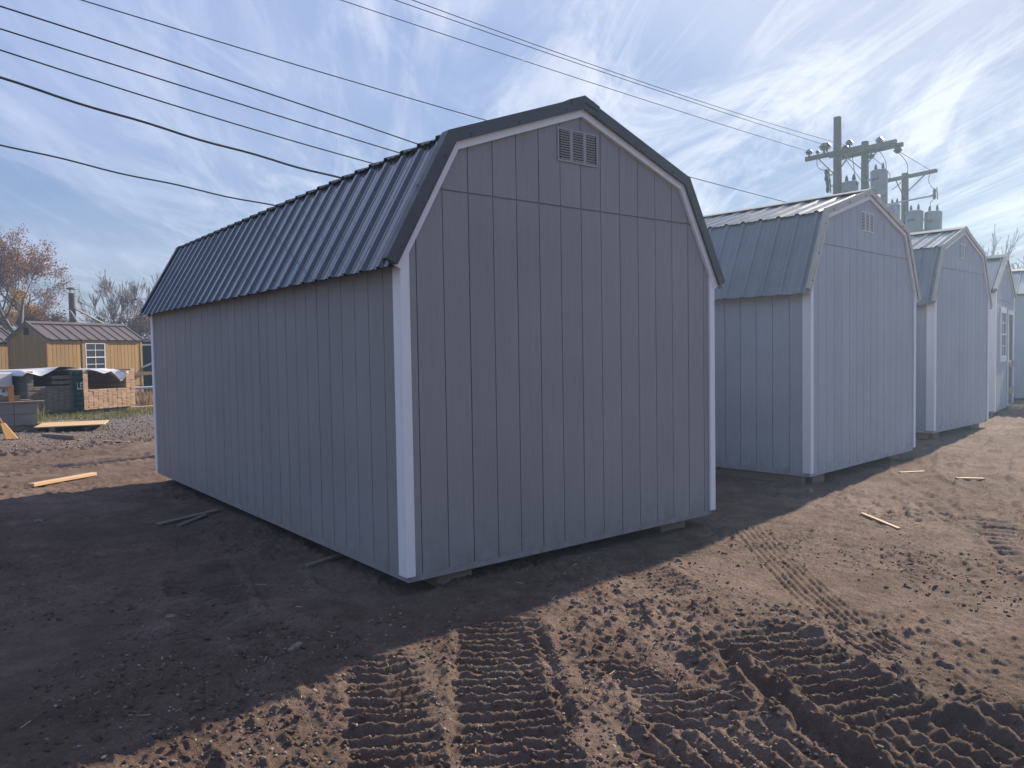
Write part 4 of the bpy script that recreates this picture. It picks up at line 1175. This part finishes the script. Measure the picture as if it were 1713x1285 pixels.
# ------------------------------------------------------------------ trees
def tree(name, label, base, height, seed, bark, leafmat=None, spread=0.5, trunk_r=0.16, nleaf=0, leaf=0.10, levels=4, trunk_frac=0.3, bias=(0, 0), branch=(3, 4), dens=1.0, group=None, crown_lo=0.0, width=None, rmin=0.006):
    rg = random.Random(seed)
    root = empty(name, base, 0); tag(root, label, 'tree', group)
    trunk = MB(); twigs = MB(); tips = []
    def grow(p, d, ln, r, lev):
        pts = [p]; rr = [r]; q = p.copy(); dd = d.copy(); n = 4 if lev < 2 else 3
        for k in range(n):
            dd = (dd + Vector((rg.uniform(-1, 1), rg.uniform(-1, 1), rg.uniform(-0.5, 0.9)))*0.13).normalized()
            q = q + dd*ln/n; pts.append(q.copy()); rr.append(max(r*(1 - 0.55*(k+1)/n), rmin))
        (trunk if lev < 2 else twigs).tube(pts, rr, 7 if lev == 0 else (5 if lev < 2 else 3), cap=False)
        if lev >= levels:
            tips.append((pts[1], pts[-1])); return
        nb = rg.randint(*branch) + (1 if lev == 0 else 0)
        for b in range(nb):
            f_ = rg.uniform(0.35, 1.0) if b else 1.0
            i = min(int(f_*n), n-1); pp = pts[i].lerp(pts[i+1], f_*n-i) if i+1 < len(pts) else pts[-1]
            a = rg.uniform(0, 6.283); tilt = rg.uniform(0.25, 0.95)*spread*(1.25 if lev == 0 else 1.15)
            side = dd.cross(Vector((math.cos(a), math.sin(a), 0.2)))
            if side.length < 0.1: side = Vector((1, 0, 0))
            side.normalize()
            nd = (dd*math.cos(tilt) + side*math.sin(tilt) + Vector((0, 0, 0.18)) + Vector((bias[0], bias[1], 0))*0.1).normalized()
            grow(pp, nd, ln*rg.uniform(0.58, 0.82), max(rr[i]*rg.uniform(0.5, 0.7), rmin*1.3), lev+1)
    grow(Vector((0, 0, -0.1)), Vector((rg.uniform(-0.06, 0.06), rg.uniform(-0.06, 0.06), 1)).normalized(), height*trunk_frac, trunk_r, 0)
    zmax = max(t[1].z for t in tips)
    s = height/zmax
    ex = np.array([(t_[1].x, t_[1].y) for t_ in tips]); cx_, cy_ = np.median(ex[:, 0]), np.median(ex[:, 1])
    sw = s
    if width: sw = width/max(np.percentile(np.hypot(ex[:, 0]-cx_, ex[:, 1]-cy_), 92)*2, 0.1)
    def fit_(p): 
        k_ = min(max(p[2]/(zmax*0.35), 0), 1)
        return ((p[0]-cx_*k_)*sw, (p[1]-cy_*k_)*sw, p[2]*s)
    for mb in (trunk, twigs): mb.v = [fit_(p) for p in mb.v]
    trunk.build('trunk', M[bark], root, smooth=True)
    twigs.build('branches', M[bark] if leafmat else M['twig'], root)
    if leafmat and nleaf:
        V = []; F = []
        for k in range(nleaf):
            a, b = rg.choice(tips); p = Vector(fit_(a.lerp(b, rg.uniform(0, 1.15)))) + Vector((rg.gauss(0, 0.14), rg.gauss(0, 0.14), rg.gauss(0, 0.14)))
            if p.z < crown_lo: continue
            u = Vector((rg.gauss(0, 1), rg.gauss(0, 1), rg.gauss(0, 1))).normalized(); w = u.cross(Vector((rg.gauss(0, 1), rg.gauss(0, 1), rg.gauss(0, 1)))).normalized()
            z_ = leaf*rg.uniform(0.5, 1.1); b0 = len(V)
            V += [tuple(p - u*z_*0.5), tuple(p + w*z_*0.3), tuple(p + u*z_*0.5), tuple(p - w*z_*0.3)]
            F.append([b0, b0+1, b0+2, b0+3])
        me = bpy.data.meshes.new('crown'); me.from_pydata(V, [], F); me.materials.append(M[leafmat])
        o = bpy.data.objects.new('crown', me); col.objects.link(o); o.parent = root
    return root
GT = 'trees behind the yard'
tree('autumn_tree', 'large russet leaved tree behind the brown sheds', (-0.6, 40.6, 0), 7.6, 3, 'bark', 'leaf_brown', 0.75, 0.20, 15000, 0.12, 5, 0.26, branch=(3, 4), group=GT, width=6.2)
tree('gold_tree', 'golden yellow leaved tree beneath the russet tree', (0.9, 43.5, 0), 5.2, 8, 'bark', 'leaf_gold', 0.8, 0.14, 9000, 0.14, 4, 0.22, branch=(3, 4), group=GT, width=3.0)
tree('gold_tree', 'yellow green bushy tree left of the brown shed gable', (-1.7, 42.0, 0), 4.2, 18, 'bark', 'leaf_gold', 0.9, 0.14, 7000, 0.15, 4, 0.2, branch=(3, 4), group=GT, width=3.2)
tree('autumn_tree', 'thin tree with pinkish rust leaves left of the flue pipe', (2.0, 44.0, 0), 5.4, 21, 'bark', 'leaf_rust', 0.8, 0.10, 5000, 0.12, 5, 0.25, branch=(3, 3), group=GT, width=3.4)
tree('bare_tree', 'bare grey branched tree right of the flue pipe', (5.2, 42.9, 0), 6.4, 5, 'bark', None, 0.6, 0.13, 0, 0.1, 6, 0.22, branch=(3, 3), group=GT, width=3.6)
tree('bare_tree', 'bare pale tree behind the barn far corner', (8.2, 46.4, 0), 7.0, 13, 'bark', None, 0.6, 0.13, 0, 0.1, 6, 0.24, branch=(3, 3), group=GT, width=3.8)
tree('russet_shrub', 'reddish brown shrub between the brown shed and the barn', (6.2, 40.5, 0), 4.3, 31, 'bark', 'leaf_rust', 0.8, 0.10, 6500, 0.11, 5, 0.18, branch=(3, 3), group=GT, width=3.6)
tree('russet_shrub', 'dull green brown shrub under the bare grey tree', (4.5, 41.2, 0), 3.6, 33, 'bark', 'leaf_green', 0.9, 0.09, 4500, 0.13, 4, 0.18, branch=(3, 4), group=GT, width=2.4)
tree('bare_tree', 'bare branched tree rising above the cabin roof', (51.8, 16.6, 0), 9.3, 41, 'bark', None, 0.6, 0.2, 0, 0.1, 5, 0.24, branch=(3, 3), group=GT, width=4.5, rmin=0.018)
tree('bare_tree', 'bare branched tree rising above the low pitched shed', (51.0, 13.0, 0), 8.6, 44, 'bark', None, 0.6, 0.2, 0, 0.1, 5, 0.24, branch=(3, 3), group=GT, width=4.5, rmin=0.018)

# ------------------------------------------------------------------ utility poles, transformers and wires
def wire(name, label, pts3, r, group=None, n=40, cat='wire', wob=0.0):
    """parabola-like wire through three points (start, middle, end)"""
    p0, p1, p2 = [Vector(p) for p in pts3]; pts = []
    tm = (p1-p0).length/((p1-p0).length+(p2-p1).length)
    for k in range(n+1):
        t_ = k/n
        l0 = (t_-tm)*(t_-1)/((0-tm)*(0-1)); l1 = t_*(t_-1)/(tm*(tm-1)); l2 = t_*(t_-tm)/(1*(1-tm))
        q = p0*l0 + p1*l1 + p2*l2
        if wob: q = q + Vector((0, 0, wob*math.sin(t_*n*0.9)))
        pts.append(q)
    o = MB().tube(pts, r, 5).build(name, M['wire'], None, smooth=True)
    return tag(o, label, cat, group)
def pole(name, label, x, y, top, r0=0.15, r1=0.11):
    g0 = gz(x, y) - 0.05
    root = empty(name, (x, y, g0), 0); tag(root, label, 'utility pole', 'utility poles behind the sheds')
    h_ = top - g0
    MB().tube([(0, 0, 0), (0, 0, h_*0.5), (0, 0, h_-0.01), (0, 0, h_)], [r0, (r0+r1)/2, r1, r1*0.9], 14).build('shaft', M['pole'], root)
    return root, g0
def crossarm(root, g0, x, y, p0, p1, w=0.10, h_=0.12, brace=True, dx=0.13):
    a = Vector((p0[0]-x-dx, p0[1]-y, p0[2]-g0)); b = Vector((p1[0]-x-dx, p1[1]-y, p1[2]-g0))
    o = MB().bar(a, b, w, h_).build('crossarm', M['pole'], root)
    if brace:
        mid = (a+b)/2
        for s in (-0.55, 0.55):
            q = mid + (b-a)*s*0.5
            MB().bar((q.x, q.y, q.z-0.06), (-dx*0.9, 0, mid.z-0.62), 0.025, 0.03).build('brace', M['pole'], root)
    return o
def insulator(root, p, s=1.0, hang=False, name='insulator'):
    mb = MB(); k = -1 if hang else 1
    x, y, z = p
    mb.tube([(x, y, z), (x, y, z+k*0.05*s), (x, y, z+k*0.055*s), (x, y, z+k*0.09*s), (x, y, z+k*0.10*s), (x, y, z+k*0.16*s)], [0.02*s, 0.02*s, 0.07*s, 0.06*s, 0.09*s, 0.035*s], 10)
    return mb.build(name, M['porcelain'], root, smooth=False)
def transformer(root, x, y, z0, r, h_):
    """pole-mounted can: tank, lid rim, bushings, hanger"""
    tk = MB().tube([(x, y, z0), (x, y, z0+h_*0.98), (x, y, z0+h_*0.98), (x, y, z0+h_)], [r*0.97, r, r*1.05, r*1.05], 20).build('transformer_can', M['steel_grey'], root)
    MB().tube([(x, y, z0+h_), (x, y, z0+h_+0.04), (x, y, z0+h_+0.07)], [r*0.98, r*0.9, r*0.3], 20).build('lid', M['steel_grey'], tk)
    for s in (-1, 1):
        bx, by = x + 0.02, y + s*r*0.45
        MB().tube([(bx, by, z0+h_), (bx, by, z0+h_+0.10), (bx, by, z0+h_+0.105), (bx, by, z0+h_+0.2), (bx, by, z0+h_+0.26)], [0.03, 0.03, 0.05, 0.035, 0.012], 8).build('bushing', M['porcelain'], tk)
    for zz_ in (0.75, 0.25):
        MB().bar((x, y, z0+h_*zz_), (0, 0, z0+h_*zz_), 0.06, 0.07).build('hanger', M['galv'], tk)
    for s in (-1, 0, 1):
        MB().tube([(x-r*0.95, y+s*r*0.3, z0+h_*0.6), (x-r*1.15, y+s*r*0.3, z0+h_*0.62)], 0.03, 6).build('terminal', M['porcelain'], tk)
    return tk
def cutout(root, base, out):
    """fused cutout: bracket, porcelain body and fuse tube"""
    b = Vector(base); o = Vector(out)
    r_ = MB().bar(b, o, 0.04, 0.04).build('cutout_bracket', M['galv'], root)
    MB().tube([o+Vector((0, 0, 0.18)), o+Vector((0, 0, 0.1)), o, o-Vector((0, 0, 0.1)), o-Vector((0, 0, 0.18))], [0.03, 0.06, 0.04, 0.06, 0.03], 8).build('cutout_body', M['porcelain'], r_)
    MB().tube([o+Vector((-0.06, -0.10, 0.2)), o+Vector((-0.05, -0.12, -0.2))], 0.018, 6).build('fuse_tube', M['porcelain'], r_)

P1 = (17.075, 7.418); r1_, g1 = pole('utility_pole', 'tall bare topped utility pole rising highest over the sheds', *P1, 7.936, 0.15, 0.105)
crossarm(r1_, g1, *P1, (17.07, 8.32, 6.911), (17.14, 6.55, 6.911))
for yy in (8.22, 7.95, 7.0): insulator(r1_, (17.08-P1[0]-0.13, yy-P1[1], 6.97-g1), 1.3 if yy > 8 or yy < 7.5 else 0.8)
insulator(r1_, (-0.1, 0.35, 6.99-g1), 1.7); insulator(r1_, (-0.18, 0.22, 6.99-g1), 1.5)
transformer(r1_, 0.12, -0.30, 5.32-g1, 0.23, 0.70)
cutout(r1_, (0, 0.05, 6.34-g1), (-0.06, 0.30, 6.34-g1))
cutout(r1_, (0, 0.05, 6.02-g1), (-0.06, 0.26, 6.02-g1))
P2 = (20.078, 8.159); r2_, g2 = pole('utility_pole', 'utility pole with double crossarm and hanging transformer', *P2, 7.88, 0.15, 0.11)
crossarm(r2_, g2, *P2, (19.99, 9.2, 7.60), (19.955, 7.05, 7.60), dx=0.16)
crossarm(r2_, g2, *P2, (19.99, 9.2, 7.55), (19.955, 7.0, 7.55), brace=False, dx=-0.16)
for yy in (7.65, 8.75): insulator(r2_, (-0.1, yy-P2[1], 7.65-g2), 1.5)
insulator(r2_, (-0.16, -1.10, 7.50-g2), 1.5, hang=True); insulator(r2_, (-0.3, -0.35, 7.42-g2), 1.2, hang=True)
transformer(r2_, -0.22, -0.56, 6.16-g2, 0.25, 0.64)
P4 = (23.298, 8.398); r4_, g4 = pole('utility_pole', 'utility pole with single crossarm and two transformers behind the ash roofed barn', *P4, 7.356, 0.15, 0.11)
crossarm(r4_, g4, *P4, (23.34, 9.05, 7.193), (23.171, 7.25, 7.193))
transformer(r4_, -0.22, -0.42, 5.20-g4, 0.27, 0.74); transformer(r4_, 0.12, -0.88, 5.14-g4, 0.27, 0.74)
MB().bar((-0.1, 0.75, 6.36-g4), (-0.1, -1.0, 6.42-g4), 0.05, 0.05).build('bracket_arm', M['galv'], r4_)
cutout(r4_, (-0.1, -0.85, 6.42-g4), (-0.12, -1.02, 6.46-g4))
P3 = (25.0, 9.95); r3_, g3 = pole('utility_pole', 'utility pole half hidden behind the ash roofed barn with one transformer', *P3, 7.55, 0.16, 0.12)
transformer(r3_, 0.10, -0.34, 5.95-g3, 0.20, 0.68)
# jumpers between crossarms and cans
GJ = 'jumper wires on the poles'
def jumper(label, a, m_, b, r=0.009): return wire('jumper_wire', label, (a, m_, b), r, GJ, 14)
JL = 'thin looping jumper wire on the utility poles'
jumper('thin jumper wire from the outer insulator to the fuse of the tall pole', (17.0, 8.0, 6.85), (17.0, 7.95, 6.6), (17.02, 7.75, 6.5))
jumper('thin jumper wire from the crossarm to the transformer of the tall pole', (17.1, 7.0, 6.85), (17.2, 6.9, 5.9), (17.4, 6.95, 5.75))
jumper('thin jumper wire looping from the tall pole arm towards the second pole', (17.1, 6.75, 6.5), (17.6, 6.7, 5.75), (18.8, 7.2, 5.6))
jumper('thin jumper wire dropping from the double crossarm to the transformer lid', (19.8, 7.6, 7.45), (19.8, 7.35, 6.9), (19.9, 7.45, 6.6))
jumper('thin jumper wire looping wide below the double crossarm end', (19.8, 7.05, 7.3), (19.9, 6.75, 6.7), (19.95, 7.25, 6.2))
jumper('thin jumper wire from the double crossarm end to the single crossarm tip', (19.8, 7.0, 7.3), (21.5, 7.15, 7.2), (23.05, 7.45, 7.24))
jumper('thin jumper wire from the double crossarm to the single crossarm root', (19.8, 7.8, 7.3), (21.5, 8.1, 7.1), (23.1, 8.9, 7.24))
jumper('thin jumper wire between the shafts of the tall and second poles', (17.0, 7.2, 6.8), (18.4, 7.6, 6.6), (19.9, 8.0, 6.4))
jumper('thin jumper wire from the single crossarm tip to the fuse bracket', (23.0, 7.45, 7.12), (23.1, 7.5, 6.8), (23.15, 7.37, 6.62))
jumper('thin jumper wire from the fuse bracket down to the rear transformer', (23.15, 7.37, 6.3), (23.2, 7.52, 6.15), (23.2, 7.5, 6.05))
# three thin line wires running to the first poles
GL = 'thin line wires to the utility poles'
def ext(p_mid, p_end, k=1.3, rise=0.8):
    a = Vector(p_mid); b = Vector(p_end); q = a + (a-b)*k; q.z = a.z + rise; return tuple(q)
for lab, pm, pe in (('lowest of the thin line wires meeting the outer insulator of the tall pole', (2.04, 7.97, 7.40), (16.95, 8.22, 7.12)),
                    ('middle thin line wire meeting the pair of insulators on the tall pole', (2.77, 7.43, 7.40), (16.9, 7.72, 7.20)),
                    ('upper thin line wire meeting the double crossarm of the second pole', (3.02, 7.26, 7.40), (19.95, 8.70, 7.86))):
    wire('line_wire', lab, (ext(pm, pe), pm, pe), 0.0075, GL)
# long thin wire reaching past both barns
wire('line_wire', 'long thin wire passing behind the barn roof towards the second pole', ((-22, 10.6, 9.45), (-1.44, 10.51, 7.4), (19.95, 8.25, 5.4)), 0.011, None, 50)
# service cables dropping behind the barn
PH = Vector((9.35, 10.6)); rh, gh = pole('utility_pole', 'short service pole standing hidden behind the charcoal roofed barn', PH.x, PH.y, 5.9, 0.13, 0.10)
def aim(u, v, d):
    dv = fwd + (u-856.5)/FPX*r2 + (642.5-v)/FPX*u2
    k = d/math.hypot(dv.x, dv.y); return Vector(CAM) + dv*k
LW = (('topmost of the service cables dropping behind the charcoal roof', 12, 345, (350, 118), 0.014),
      ('second service cable from the top dropping behind the charcoal roof', 48, 355, (334, 150), 0.013),
      ('third service cable from the top dropping behind the charcoal roof', 82, 370, (315, 183), 0.013),
      ('thick twisted service cable dropping behind the charcoal roof', 129, 400, (291, 220), 0.022),
      ('lowest twisted service cable dropping behind the charcoal roof', 240, 440, (237, 296), 0.014))
dh = math.hypot(PH.x-CAM[0], PH.y-CAM[1])
for lab, v0, v1, mid, rr in LW:
    a = aim(0, v0, 14.0); e = aim(905, v1 - 18, dh); e.x, e.y = PH.x, PH.y
    md = aim(mid[0], mid[1], 14.0)
    # distance of the middle point from the plan line a-e
    dvx = Vector((md.x-CAM[0], md.y-CAM[1])); ax_ = Vector((a.x-CAM[0], a.y-CAM[1])); ex_ = Vector((e.x-CAM[0], e.y-CAM[1]))
    den = dvx.x*(ex_.y-ax_.y) - dvx.y*(ex_.x-ax_.x)
    t_ = (ax_.x*(ex_.y-ax_.y) - ax_.y*(ex_.x-ax_.x))/den
    md = Vector(CAM) + (md - Vector(CAM))*t_
    far = a + (a - md)*1.6; far.z = a.z + (a.z-md.z)*1.9
    # through far, a, md: extend to the pole with the same curve
    wire('service_cable', lab, (tuple(far), tuple((a+md)/2 + Vector((0, 0, -0.02))), tuple(e)), rr, 'service cables to the hidden pole', 60, 'cable', 0.012 if 'twisted' in lab else 0.0)

# ------------------------------------------------------------------ haze volume added to stand in for lens glare
hz = MB().box(-30, 58, -12, 55, -1.5, 9.8)
hmat = bpy.data.materials.new('glare_haze'); hmat.use_nodes = True
ht = hmat.node_tree; ht.nodes.clear()
ho = ht.nodes.new('ShaderNodeOutputMaterial'); pv = ht.nodes.new('ShaderNodeVolumePrincipled')
pv.inputs['Color'].default_value = (0.50, 0.74, 1.0, 1); pv.inputs['Density'].default_value = 0.0030; pv.inputs['Anisotropy'].default_value = 0.5
ht.links.new(pv.outputs[0], ho.inputs['Volume'])
haze = hz.build('haze', hmat); tag(haze, 'thin haze added over the yard to stand in for lens glare', 'haze', kind='stuff')
